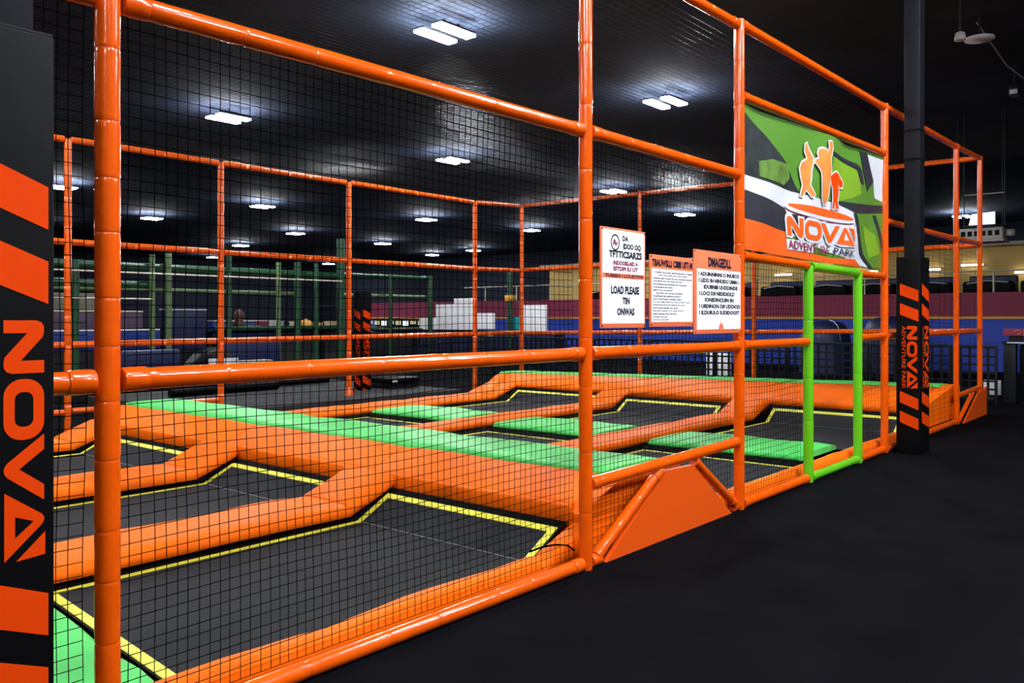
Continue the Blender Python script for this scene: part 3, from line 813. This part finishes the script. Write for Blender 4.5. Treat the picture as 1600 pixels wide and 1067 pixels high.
ART = {
'base': [(5.852, 3.012), (9.205, 3.094), (9.205, 1.899), (5.852, 1.915)],
'shade': [(5.855, 2.96), (6.328, 2.828), (6.734, 2.678), (6.847, 2.59), (7.011, 2.468), (6.453, 2.47), (5.855, 2.476)],
'moss': [(6.129, 2.613), (6.411, 2.671), (6.757, 2.676), (6.802, 2.566), (6.668, 2.496), (6.129, 2.497)],
'white': [(5.855, 2.476), (6.453, 2.47), (7.011, 2.464), (7.754, 2.459), (8.278, 2.421), (8.434, 2.035), (8.758, 1.913), (8.465, 1.92), (7.754, 1.995), (6.668, 2.108), (6.69, 2.313), (5.855, 2.367)],
'coal': [(5.855, 2.367), (6.69, 2.313), (6.734, 2.273), (6.69, 2.119), (5.855, 2.149)],
'coal2': [(6.734, 2.273), (7.083, 2.288), (7.355, 2.291), (7.33, 2.198), (7.18, 2.111), (6.757, 2.115)],
'flame': [(5.855, 2.15), (6.288, 2.13), (6.69, 2.114), (6.734, 1.989), (7.131, 1.978), (7.754, 1.956), (8.278, 1.974), (8.497, 1.904), (5.855, 1.917)],
'lime': [(7.699, 2.876), (8.039, 2.865), (8.415, 2.854), (8.529, 2.753), (8.561, 2.639), (8.278, 2.566), (7.754, 2.469), (7.618, 2.611)],
'rib1': [(7.645, 2.923), (8.039, 2.916), (8.415, 2.913), (8.581, 2.872), (8.646, 2.735), (8.516, 2.751), (8.427, 2.86), (8.068, 2.877), (7.699, 2.892)],
'rib2': [(8.497, 3.056), (8.712, 3.057), (8.942, 2.804), (8.758, 2.683), (8.626, 2.861)],
'rib3': [(7.591, 2.472), (8.34, 2.52), (9.197, 2.587), (9.197, 2.508), (8.34, 2.426), (7.754, 2.44)],
'rib4': [(8.236, 2.416), (8.321, 2.418), (8.581, 2.033), (8.826, 1.905), (8.712, 1.908), (8.478, 2.006)],
'silver': [(8.725, 3.052), (9.197, 3.059), (9.197, 2.621), (8.998, 2.644), (8.942, 2.804)],
'jade': [(8.371, 2.408), (8.963, 2.453), (9.197, 2.102), (9.197, 1.921), (8.826, 1.916), (8.581, 2.033)],
'jade2': [(8.581, 2.342), (8.963, 2.265), (9.103, 2.074), (8.725, 2.008)],
'rib5': [(8.928, 2.46), (9.012, 2.464), (9.205, 2.193), (9.205, 2.08)],
'P1': [(7.073, 2.891), (7.102, 2.907), (7.121, 2.875), (7.18, 2.828), (7.229, 2.789), (7.215, 2.745), (7.19, 2.69), (7.18, 2.614), (7.16, 2.556), (7.254, 2.483), (7.229, 2.461), (7.19, 2.462), (7.092, 2.51), (7.025, 2.444), (6.987, 2.443), (7.044, 2.542), (7.011, 2.611), (6.987, 2.681), (7.025, 2.732), (7.083, 2.753), (7.121, 2.78), (7.073, 2.831)],
'P2': [(7.538, 2.988), (7.612, 2.996), (7.623, 2.939), (7.569, 2.838), (7.591, 2.763), (7.591, 2.646), (7.569, 2.527), (7.527, 2.436), (7.459, 2.419), (7.422, 2.473), (7.402, 2.585), (7.381, 2.696), (7.29, 2.756), (7.249, 2.763), (7.28, 2.792), (7.33, 2.803), (7.31, 2.847), (7.33, 2.883), (7.391, 2.903), (7.464, 2.903), (7.516, 2.888), (7.548, 2.941)],
'P3': [(7.672, 2.719), (7.754, 2.742), (7.832, 2.732), (7.866, 2.701), (7.935, 2.679), (7.923, 2.624), (7.855, 2.612), (7.81, 2.634), (7.821, 2.576), (7.788, 2.473), (7.821, 2.413), (7.754, 2.406), (7.732, 2.467), (7.71, 2.402), (7.666, 2.401), (7.688, 2.502), (7.666, 2.587), (7.612, 2.639), (7.591, 2.685)],
}
def ell(cx, cz, rx, rz, sl, n=32):
    return [(cx + rx * math.cos(6.2832 * i / n), cz + rz * math.sin(6.2832 * i / n) + sl * math.cos(6.2832 * i / n)) for i in range(n)]
def grow(p, d):
    cx = sum(q[0] for q in p) / len(p); cz = sum(q[1] for q in p) / len(p); out = []
    n = len(p); area = sum(p[i][0] * p[(i + 1) % n][1] - p[(i + 1) % n][0] * p[i][1] for i in range(n))
    sg = 1 if area > 0 else -1
    for i in range(n):
        a, b, c = Vector(p[i - 1]), Vector(p[i]), Vector(p[(i + 1) % n])
        e1 = (b - a).normalized(); e2 = (c - b).normalized()
        nn = Vector((e1.y, -e1.x)) + Vector((e2.y, -e2.x))
        if nn.length < 1e-4: nn = Vector((e1.y, -e1.x))
        nn.normalize()
        out.append((b.x + nn.x * d * sg, b.y + nn.y * d * sg * .7))
    return out
bt = thing('banner', 'big green and white printed banner with orange lettering, hung over the doorway', 'banner', (7.5, YF, 1.9))
cloth('banner_cloth', [ART['base']], 0, 'b_green', bt)
for k, m, l in (('shade', 'b_dark', 1), ('moss', 'b_moss', 2), ('lime', 'b_lime', 1), ('silver', 'b_white', 1), ('jade', 'b_green', 2), ('jade2', 'b_lime', 3), ('white', 'b_white', 1.5), ('coal', 'b_coal', 2), ('coal2', 'b_coal', 2.2), ('flame', 'b_orange', 2.5),
                ('rib1', 'b_coal', 2), ('rib2', 'b_coal', 2), ('rib3', 'b_coal', 1.3), ('rib4', 'b_coal', 3), ('rib5', 'b_coal', 3)):
    cloth('printed_shape', [ART[k]], l, m, bt)
cloth('printed_disc', [ell(7.46, 2.330, .785, .052, 0)], 3, 'b_white', bt)
cloth('printed_disc', [ell(7.46, 2.318, .76, .045, 0)], 3.5, 'wine', bt)
cloth('printed_disc', [ell(7.46, 2.326, .77, .044, 0)], 4, 'b_white', bt)
cloth('printed_disc', [ell(7.475, 2.348, .73, .034, 0)], 4.6, 'b_orange', bt)
for k, m in (('P1', 'b_amber'), ('P2', 'b_amber'), ('P3', 'decal')):
    cloth('jumper_outline', [grow(ART[k], .022)], 5.2, 'b_white', bt)
    cloth('jumper_silhouette', [ART[k]], 5.8, m, bt)
bx0, bx1, bz0, bz1 = 6.690, 8.217, 2.088, 2.252
def bmap(p, q): return (lerp(bx0, bx1, p / 6.43), lerp(bz0, bz1, q))
for L in BIG:
    cloth('letter_outline', [grow([bmap(p, q) for p, q in L[0]], .035)], 5.2, 'b_white', bt)
for L in BIG:
    cloth('letter', [[bmap(p, q) for p, q in loop] for loop in L], 6.2, 'b_orange', bt)
cloth('printed_shape', [[(6.67, 2.060), (7.30, 2.066), (7.30, 1.978), (6.67, 1.970)]], 4.0, 'b_white', bt)
vs, fs = fit_text('ADVENTURE', 6.690, 7.640, 1.982, 2.052, .01)
cloth('small_lettering', vs, 6.2, 'wine', bt, fs)
vs, fs = fit_text('PARK', 7.730, 8.205, 1.988, 2.052, .01)
cloth('small_lettering', vs, 6.2, 'ink', bt, fs)

# =================================================================== BEYOND THE CAGE
# black padded rolls and bench on the raised walkway
def roll(label, p, q, r):
    t = thing('floor_roll', label, 'padded roll', (p[0], p[1], p[2] - r))
    padded_pipe('tube', p, q, r, t, int(p[0] * 10), 0.6, 'black', 'skirt', False)
    return t
roll('long black padded roll lying behind the ridge, longer one', (6.40, 12.35, .255), (8.35, 12.40, .255), 0.065)
roll('long black padded roll lying behind the ridge, shorter one', (8.05, 12.75, .265), (9.75, 12.85, .265), 0.065)
t = thing('padded_bench', 'low black padded bench beside the distant striped column', 'bench', (9.95, 11.2, .19))
obj('bench_base', MB().box(9.62, 10.28, 10.95, 11.45, .19, .27, .01), 'steel_black', t)
obj('cushion', MB().box(9.60, 10.30, 10.93, 11.47, .275, .37, .03), 'black', t)
obj('care_label', MB().box(9.66, 9.78, 10.924, 10.929, .30, .335), 'lightgrey', t)

# green climbing frame standing behind the walkway
GY = 17.0
gf = thing('climbing_frame', 'tall dark green tubular play frame seen through the back wall of the cage', 'play frame', (6.2, GY, 0))
for x, top, r, m in ((6.9, 2.55, .07, 'green_frame'), (8.43, 2.73, .055, 'pale_frame'), (8.78, 2.78, .065, 'pale_frame'), (10.19, 2.80, .06, 'green_frame'), (11.48, 2.72, .055, 'pale_frame'), (12.01, 2.75, .08, 'green_frame'),
                     (12.55, 2.75, .06, 'green_frame'), (13.30, 3.40, .10, 'green_frame'), (14.95, 2.55, .05, 'green_frame'), (16.42, 2.60, .07, 'green_frame')):
    obj('post', MB().tube([(x, GY, 0), (x, GY, top)], r, 12), m, gf)
for a, b, z_, r, m in ((6.2, 13.3, 2.47, .085, 'green_frame'), (13.3, 16.42, 2.52, .06, 'green_frame'), (6.2, 12.0, 2.0, .045, 'pale_frame'), (13.3, 16.42, 2.0, .05, 'pale_frame'), (6.2, 8.4, 2.10, .085, 'green_frame'), (9.9, 13.3, 1.17, .06, 'green_frame')):
    obj('rail', MB().tube([(a, GY + .12, z_), (b, GY + .12, z_)], r, 12), m, gf)
for a, b, z_ in ((6.2, 13.3, 2.33), (6.2, 8.4, 1.80)):
    obj('thin_rail', MB().tube([(a, GY - .08, z_), (b, GY - .08, z_)], .018, 8), 'rail', gf)
t = thing('play_deck', 'long dark deck board behind the green frame carrying small boxes', 'deck', (13, GY + .7, 0))
obj('deck_board', MB().box(9.9, 16.4, GY + .28, GY + .72, 1.06, 1.118), 'steel_black', t)
for x in (10.0, 13.1, 16.3):
    obj('support', MB().box(x - .05, x + .05, GY + .45, GY + .55, 0, 1.06), 'steel_black', t)
for k, (x, y, wd, z0, z1, m, lab) in enumerate((
    (12.35, 17.55, .20, 1.12, 1.33, 'beige', 'small beige box on the green play deck, first of the row'),
    (12.95, 17.55, .24, 1.12, 1.30, 'tan', 'small brown box on the green play deck, second of the row'),
    (13.45, 17.6, .22, 1.12, 1.33, 'beige', 'small beige box on the green play deck, beside the tallest green post'),
    (11.75, 17.5, .26, 1.12, 1.34, 'lightgrey', 'pale grey box on the green play deck between two green posts'),
    (11.35, 17.5, .24, 1.12, 1.34, 'purple', 'maroon box on the green play deck'))):
    t = thing('storage_box', lab, 'box', (x, y, z0))
    obj('body', MB().box(x - wd / 2, x + wd / 2, y - .12, y + .12, z0, z1 - .03), m, t)
    obj('lid', MB().box(x - wd / 2 - .01, x + wd / 2 + .01, y - .13, y + .13, z1 - .03, z1), m, t)
t = thing('yellow_dome', 'small yellow dome cap on the green play deck', 'dome', (12.62, 17.3, 1.12))
obj('cap', MB().lathe([(.18, 0), (.18, .10), (.15, .19), (.09, .25), (.02, .27)], (12.64, 17.55, 1.12), 16), 'gold', t)
t = thing('carved_ornament', 'small dark brown rounded ornament standing on the green frame deck', 'ornament', (10.75, 17.3, 1.1))
obj('carving', MB().lathe([(.04, 0), (.12, .05), (.14, .16), (.09, .24), (.12, .32), (.10, .42), (.03, .50)], (10.75, 17.5, 1.12), 10), 'brown', t)
# blue soft-play walls behind
def soft_wall(label, x0, x1, y, z0, z1, m, rim=None):
    t = thing('soft_wall', label, 'soft wall', (x0, y, 0))
    obj('padding', MB().box(x0, x1, y, y + .25, z0, z1, .03), m, t)
    if z0 > 0.05:
        obj('plinth', MB().box(x0 + .05, x1 - .05, y + .02, y + .23, 0, z0), 'steel_black', t)
    if rim: obj('rim', MB().box(x0, x1, y - .01, y + .26, z1, z1 + .03), rim, t)
soft_wall('long blue padded wall low behind the green play frame, beside the striped column', 5.6, 9.55, 18.6, .70, 1.13, 'deep_blue', 'lightgrey')
soft_wall('dull plum padded wall above the long blue one', 5.6, 9.3, 19.2, .6, 1.55, 'dull_plum', 'rail')
soft_wall('tan padded wall high behind the plum one', 5.6, 8.9, 19.8, .6, 1.98, 'dull_tan')
soft_wall('dark navy box tunnel with a pale rim between the thick post and the second back post', 8.86, 9.84, 17.3, .72, 1.58, 'navy', 'lightgrey')
soft_wall('blue padded strip under the green deck rail', 10.3, 12.1, 17.85, .95, 1.33, 'deep_blue', 'grey')
soft_wall('blue padded block low beside the white bench', 9.2, 10.6, 15.6, .35, .92, 'navy')
soft_wall('bright blue padded block low between thick near post and first back opening', 7.0, 8.3, 15.6, .30, .80, 'navy')
t = thing('white_bench', 'low white slatted bench seen just above the front middle rail', 'bench', (9.4, 15.0, 0))
for k in range(4):
    obj('slat', MB().box(8.96 + k * .24, 9.18 + k * .24, 14.85, 15.15, .52, .56, .008), 'grey', t)
for x in (9.0, 9.86):
    obj('leg', MB().box(x - .02, x + .02, 14.9, 15.1, 0, .52), 'steel_black', t)
t = thing('play_car', 'dark rounded ride-on car with pale windows behind the first back opening', 'ride-on car', (8.9, 14.6, 0))
obj('body', MB().loft([[(7.95, 14.4, .25), (7.95, 14.9, .25), (7.95, 14.9, .5), (7.95, 14.4, .5)], [(8.2, 14.3, .2), (8.2, 15.0, .2), (8.2, 14.95, .72), (8.2, 14.35, .72)], [(8.5, 14.3, .2), (8.5, 15.0, .2), (8.5, 14.9, .86), (8.5, 14.4, .86)], [(8.8, 14.4, .25), (8.8, 14.9, .25), (8.8, 14.9, .62), (8.8, 14.4, .62)]]), 'black', t)
obj('window', MB().box(8.15, 8.75, 14.27, 14.29, .52, .66), 'lightgrey', t)
for x in (8.12, 8.66):
    obj('wheel', MB().tube([(x, 14.28, .12), (x, 14.36, .12)], .12, 14), 'skirt', t)

# display shelf, white boards, counter and cabinet in the far part of the hall
t = thing('display_shelf', 'long low shelf of lit yellow and green display windows under the plum parapet', 'shelf', (22, 24.5, 0))
obj('cabinet', MB().box(22.0, 22.5, 22.6, 26.4, 0, .86), 'steel_black', t)
obj('top_board', MB().box(21.95, 22.5, 22.6, 26.4, 1.33, 1.37), 'steel_black', t)
for k in range(9):
    y = 22.75 + k * .42
    obj('display_window', MB().box(21.99, 22.03, y, y + .27, 1.12 + .03 * (k % 3), 1.30), 'shelf_glow' if k % 3 else 'screen', t)
obj('shelf_board', MB().box(21.93, 22.5, 22.6, 26.4, .98, 1.06), 'pale_frame', t)
obj('back_board', MB().box(22.4, 22.5, 22.6, 26.4, .86, 1.33), 'navy', t)
def wboard(label, y0, y1, z0, z1, x=20.0):
    t = thing('white_screen', label, 'panel', (x, (y0 + y1) / 2, z0))
    obj('face', MB().box(x, x + .05, y0, y1, z0, z1, .008), 'whitebox', t)
    obj('back_frame', MB().box(x + .055, x + .09, y0 + .03, y1 - .03, z0 + .03, z1 - .03), 'grey', t)
wboard('plain white panel, lowest of the stepped white group left of the fourth back post', 20.47, 21.25, 1.02, 1.41)
wboard('plain white panel, large one left of the fourth back post', 18.74, 20.43, 1.03, 1.87)
wboard('small white panel on top of the large white one', 18.74, 19.58, 1.89, 2.06)
wboard('small plain white panel right of the fourth back post', 17.79, 18.52, 1.06, 1.57)
wboard('square white panel right of the cage back corner post', 15.67, 16.57, 1.02, 1.81)
t = thing('counter', 'long dark counter carrying the row of white panels', 'counter', (20, 18.4, 0))
obj('counter_top', MB().box(19.965, 20.6, 15.3, 21.6, .97, 1.015), 'black', t)
for k in range(7):
    obj('front_panel', MB().box(19.98, 20.5, 15.35 + k * .89, 15.35 + k * .89 + .86, 0, .97), 'navy', t)
t = thing('teal_cabinet', 'small teal cabinet beside the square white panel', 'cabinet', (20, 16.85, 1.02))
obj('carcass', MB().box(20.0, 20.4, 16.68, 17.04, 1.018, 1.45, .01), 'teal', t)
obj('door_panel', MB().box(19.985, 19.998, 16.71, 17.01, 1.05, 1.42), 'teal', t)
t = thing('folded_parasol', 'white folded winged canopy low behind the cage corner post', 'canopy', (19.0, 17.4, 0))
obj('stand', MB().tube([(19.0, 17.2, 0), (19.0, 17.2, .80)], .02, 8), 'steel_black', t)
obj('wing', MB().loft([[(19.0, 18.0, .92), (19.1, 18.0, .93), (19.05, 18.0, .90)], [(19.0, 17.5, .80), (19.2, 17.5, .84), (19.1, 17.5, .74)], [(19.0, 17.0, .88), (19.1, 17.0, .90), (19.05, 17.0, .86)]]), 'lightgrey', t)
t = thing('play_tower', 'slim dark green tower post rising behind the cage back corner', 'post', (19.86, GY, 0))
obj('pole', MB().tube([(19.86, GY, 0), (19.86, GY, 2.85)], .085, 12), 'green_frame', t)
obj('clamp', MB().box(19.74, 19.98, GY - .12, GY + .12, 1.95, 2.12, .01), 'gold', t)

# blue humps in front of the far blue wall
def hump(label, y, ry, h, xc=21.3):
    t = thing('inflatable_hump', label, 'inflatable', (xc, y, 0))
    prof = [(1.0, 0), (1.0, .62), (.94, .78), (.82, .89), (.62, .96), (.34, .99), (.05, 1.0)]
    mb = MB(); secs = []
    n = 28; vs = []; fs = []
    for r_, z_ in prof:
        for k in range(n):
            a = 6.2832 * k / n
            vs.append((xc + .6 * r_ * math.cos(a), y + ry * r_ * math.sin(a), h * z_))
    for i in range(len(prof) - 1):
        for k in range(n):
            fs.append((i * n + k, i * n + (k + 1) % n, (i + 1) * n + (k + 1) % n, (i + 1) * n + k))
    fs.append(tuple(range((len(prof) - 1) * n, len(prof) * n)))
    obj('skin', mb.add(vs, fs, True), 'navy', t)
    obj('highlight_line', MB().tube([(xc - .6 * r_ * .55, y - ry * r_ * .80, h * z_ + .012) for r_, z_ in prof[1:-1]], .015, 6), 'lightgrey', t)  # pale line painting the curved highlight onto the skin
hump('navy blue rounded inflatable seen beside the first green door jamb', 7.75, .62, 1.36)
hump('larger navy blue rounded inflatable seen between the green jambs and the next orange post', 6.56, .72, 1.46, 22.8)

# black mesh fence beyond the cage
def fence(label, y0, y1, x=15.62, h=.96):
    t = thing('mesh_fence', label, 'fence', (x, (y0 + y1) / 2, 0), 'black mesh fence panels')
    for y in (y0 + .02, y1 - .02):
        obj('post', MB().box(x - .025, x + .025, y - .02, y + .02, 0, h, .004), 'steel_black', t)
    obj('top_rail', MB().box(x - .02, x + .02, y0 + .045, y1 - .045, h - .05, h, .004), 'steel_black', t)
    obj('bottom_rail', MB().box(x - .02, x + .02, y0 + .045, y1 - .045, .06, .10, .004), 'steel_black', t)
    mb = MB()
    n = max(2, round((y1 - y0) / .145))
    for k in range(1, n):
        y = lerp(y0, y1, k / n)
        mb.box(x - .008, x + .008, y - .020, y + .020, .10, h - .05)
    for k in range(1, 6):
        z_ = .10 + k * .135
        mb.box(x - .006, x + .006, y0 + .045, y1 - .045, z_ - .016, z_ + .016)
    o = obj('wire_mesh', mb, 'steel_black', t)
    o['kind'] = 'stuff'
ys = [2.86, 3.55, 4.9, 6.4, 7.9, 9.4, 10.9, 12.4, 13.9, 15.4, 16.9]
labs = ['short black mesh fence panel standing clear right of the cage corner', 'black mesh fence panel behind the far right corner of the cage', 'black mesh fence panel behind the striped pillar',
        'black mesh fence panel seen through the green doorway', 'black mesh fence panel just left of the green doorway', 'black mesh fence panel under the largest rule board, with white light behind it',
        'black mesh fence panel under the middle rule board', 'black mesh fence panel under the tall white rule board', 'black mesh fence panel behind the second front post', 'black mesh fence panel behind the cage back corner post', 'black mesh fence panel behind the fourth back post']
for i in range(10):
    fence(labs[i], ys[i] + .005, ys[i + 1] - .005)
for y0, y1, z0, z1, x, lab in ((3.06, 3.34, .0, .30, 17.0, 'white low board behind the clear end of the black fence'), (8.42, 9.02, .08, .62, 17.4, 'white lit board behind the fence under the largest rule board')):  # second board paints in white light behind the fence
    t = thing('white_board', lab, 'board', (x, y0, z0))
    obj('board_face', MB().box(x, x + .03, y0, y1, z0 + .04, z1, .004), 'whitebox', t)
    obj('foot', MB().box(x - .08, x + .12, y0 + .02, y1 - .02, 0, .04 + z0), 'steel_black', t)
# dark booth and sign at the right edge
t = thing('slatted_booth', 'black slatted booth with pale top edge at the right of the picture', 'booth', (16.3, 2.2, 0))
obj('corner_post', MB().box(15.95, 16.15, 2.66, 2.84, 0, .98, .008), 'steel_black', t)
obj('top_cap', MB().box(15.92, 16.9, .6, 2.86, .985, 1.02, .005), 'steel_black', t)
obj('top_edge', MB().box(15.90, 15.918, .6, 2.78, .992, 1.014), 'lightgrey', t)
for k in range(12):
    y = 2.62 - k * .165
    obj('slat', MB().box(16.02, 16.06, y - .145, y, .06, .92, .006), 'black', t)
obj('kick_board', MB().box(16.10, 16.14, .6, 2.62, 0, .97), 'steel_black', t)
t = thing('hanging_sign', 'small plum and gold sign above the black slatted booth', 'sign', (17.0, 2.7, 1.1))
obj('plum_half', MB().box(17.0, 17.03, 2.72, 3.03, 1.095, 1.225, .004), 'purple', t)
obj('gold_half', MB().box(17.0, 17.03, 2.30, 2.715, 1.085, 1.225, .004), 'gold', t)
obj('swirl_mark', MB().tube([(16.995, 2.80 + .07 * math.cos(a * .5) * (1 - a / 14), 1.16 + .035 * math.sin(a * .5)) for a in range(12)], .006, 6), 'coral', t)
obj('bracket', MB().box(17.04, 17.08, 2.4, 2.95, 1.0, 1.2), 'steel_black', t)
obj('bracket_post', MB().box(17.05, 17.09, 2.6, 2.66, 0, 1.0), 'steel_black', t)

# upper storey: handrail, dark booths, lamps
t = thing('handrail', 'pale handrail running along the top of the plum parapet', 'handrail', (25.15, 12, 2.09))
obj('top_bar', MB().tube([(25.15, 1.0, 2.66), (25.15, 24, 2.66)], .022, 8), 'rail', t)
for k in range(14):
    y = 1.4 + k * 1.65
    obj('upright', MB().tube([(25.15, y, 2.09), (25.15, y, 2.64)], .025, 8), 'rail', t)
seats = ('behind the cage corner post', 'nearest the right edge', 'behind the last far orange post', 'beside the striped pillar', 'seen in the green doorway', 'left of the green doorway', 'behind the third front post', 'behind the largest rule board', 'beside the second front post')
for k, y in enumerate((5.0, 3.6, 6.5, 8.0, 9.4, 10.9, 12.6, 14.6, 17.6)):
    t = thing('dark_booth', 'dark rounded seating booth on the upper floor, ' + seats[k], 'booth', (26.2, y, 2.05), 'dark booths on the upper floor')
    obj('shell', MB().box(25.9, 26.6, y - .62, y + .62, 2.05, 2.42, .07), 'black', t)
    obj('back_rest', MB().box(26.62, 26.85, y - .60, y + .60, 2.05, 2.60, .05), 'navy', t)
    obj('edge_piping', MB().tube([(25.89, y - .5, 2.38), (25.89, y, 2.43), (25.89, y + .5, 2.36)], .018, 6), 'lightgrey', t)
ul = ('right of the cage corner', 'between the last two far orange posts', 'behind the striped pillar', 'in the green doorway, right one', 'in the green doorway, left one', 'beside the third front post', 'beside the second front post')
for k, (y, z_) in enumerate(((4.55, 2.78), (6.0, 3.05), (7.2, 2.95), (9.1, 2.95), (10.6, 3.15), (12.0, 2.95), (18.9, 2.72))):
    t = thing('wall_lamp', 'slim lit lamp on the tan upper wall ' + ul[k], 'lamp', (28.9, y, z_), 'upper floor lamps')
    obj('lamp_back', MB().box(28.96, 29.0, y - .32, y + .32, z_ - .04, z_ + .04), 'grey', t)
    obj('lamp_tube', MB().box(28.92, 28.96, y - .30, y + .30, z_ - .02, z_ + .02), 'lamp_glow', t)

# air duct and hanging screen at upper right
t = thing('air_duct', 'long grey ventilation duct with square openings hanging at far right', 'duct', (21, 4.1, 3.1))
obj('duct_body', MB().box(21.0, 21.5, 3.75, 4.64, 3.16, 3.42, .02), 'grey', t)
for k in range(6):
    y = 3.86 + k * .135
    obj('opening', MB().box(20.985, 21.004, y - .042, y + .042, 3.24, 3.35), 'black', t)
obj('lower_lip', MB().box(20.93, 21.55, 3.72, 4.62, 3.10, 3.155, .01), 'grey', t)
obj('end_fan', MB().lathe([(.05, -.09), (.10, -.07), (.10, .05), (.05, .07)], (21.2, 3.64, 3.30), 8), 'grey', t)
for y in (3.8, 4.7):
    obj('hanger', MB().tube([(21.25, y, 3.42), (21.25, y, CEIL)], .010, 6), 'steel_black', t)
t = thing('hanging_screen', 'bright white tilted screen hung above the grey ventilation duct', 'screen', (21, 4.1, 3.5))
obj('screen_face', MB().prism([(3.86, 3.44), (4.38, 3.44), (4.34, 3.72), (3.88, 3.75)], 20.8, 20.84, lambda p, q, tt: (tt + (q - 3.5) * .3, p, q)), 'screen', t)
obj('frame_bar', MB().box(20.78, 20.86, 3.84, 4.44, 3.43, 3.465), 'steel_black', t)
for y in (3.70, 4.50):
    obj('hanger', MB().tube([(20.95, y, 3.45), (20.95, y, 4.25), (20.95, y, CEIL)], .012, 6), 'steel_black', t)
obj('head_bar', MB().tube([(20.95, 3.70, 4.16), (20.95, 4.50, 4.16)], .014, 6), 'grey', t)

# ceiling fittings on the right
t = thing('spot_lamp', 'small round grey spot lamp under the dark ceiling, upper right', 'lamp', (12.66, 2.77, CEIL))
obj('stem', MB().tube([(12.66, 2.77, CEIL), (12.66, 2.77, 5.32)], .012, 8), 'steel_black', t)
obj('head', MB().lathe([(.02, .12), (.06, .10), (.075, .02), (.070, 0.0), (.01, -.005)], (12.66, 2.77, 5.19), 18), 'grey', t)
t = thing('ceiling_disc', 'pale oval disc reflector beside the small spot lamp on the ceiling', 'disc', (14.19, 2.84, CEIL))
obj('stem', MB().tube([(14.19, 2.84, CEIL), (14.19, 2.84, 5.66)], .012, 8), 'steel_black', t)
obj('disc', MB().lathe([(.02, .05), (.20, .03), (.205, .0), (.02, -.01)], (14.19, 2.84, 5.60), 28), 'lightgrey', t)
t = thing('ceiling_camera', 'small boxy lamp with pale front at the upper right edge', 'lamp', (17.52, 2.94, CEIL))
obj('bracket', MB().tube([(17.52, 2.94, CEIL), (17.52, 2.94, 5.62)], .015, 8), 'steel_black', t)
obj('box', MB().box(17.42, 17.62, 2.86, 3.02, 5.44, 5.62, .01), 'steel_black', t)
obj('front_glass', MB().box(17.405, 17.418, 2.88, 3.00, 5.46, 5.54), 'lightgrey', t)
for k, (pts, lab) in enumerate((
    ([(9.6, 5.6, 5.93), (11.5, 4.2, 5.90), (13.5, 2.0, 5.93)], 'thin pale cable along the ceiling above the banner'),
    ([(14.3, 2.9, 5.90), (16.0, 2.8, 5.62), (17.2, 2.6, 5.50), (19.5, 2.7, 5.4), (22, 2.4, 5.9)], 'thin drooping cable from the ceiling disc to the boxy lamp'),
    ([(13.0, 1.5, 5.93), (17.0, 2.2, 5.88), (24.0, 1.6, 5.93)], 'thin pale cable along the ceiling at the right edge'))):
    tag(obj('cable', MB().tube(pts, .010, 6), 'grey'), lab, 'cable')
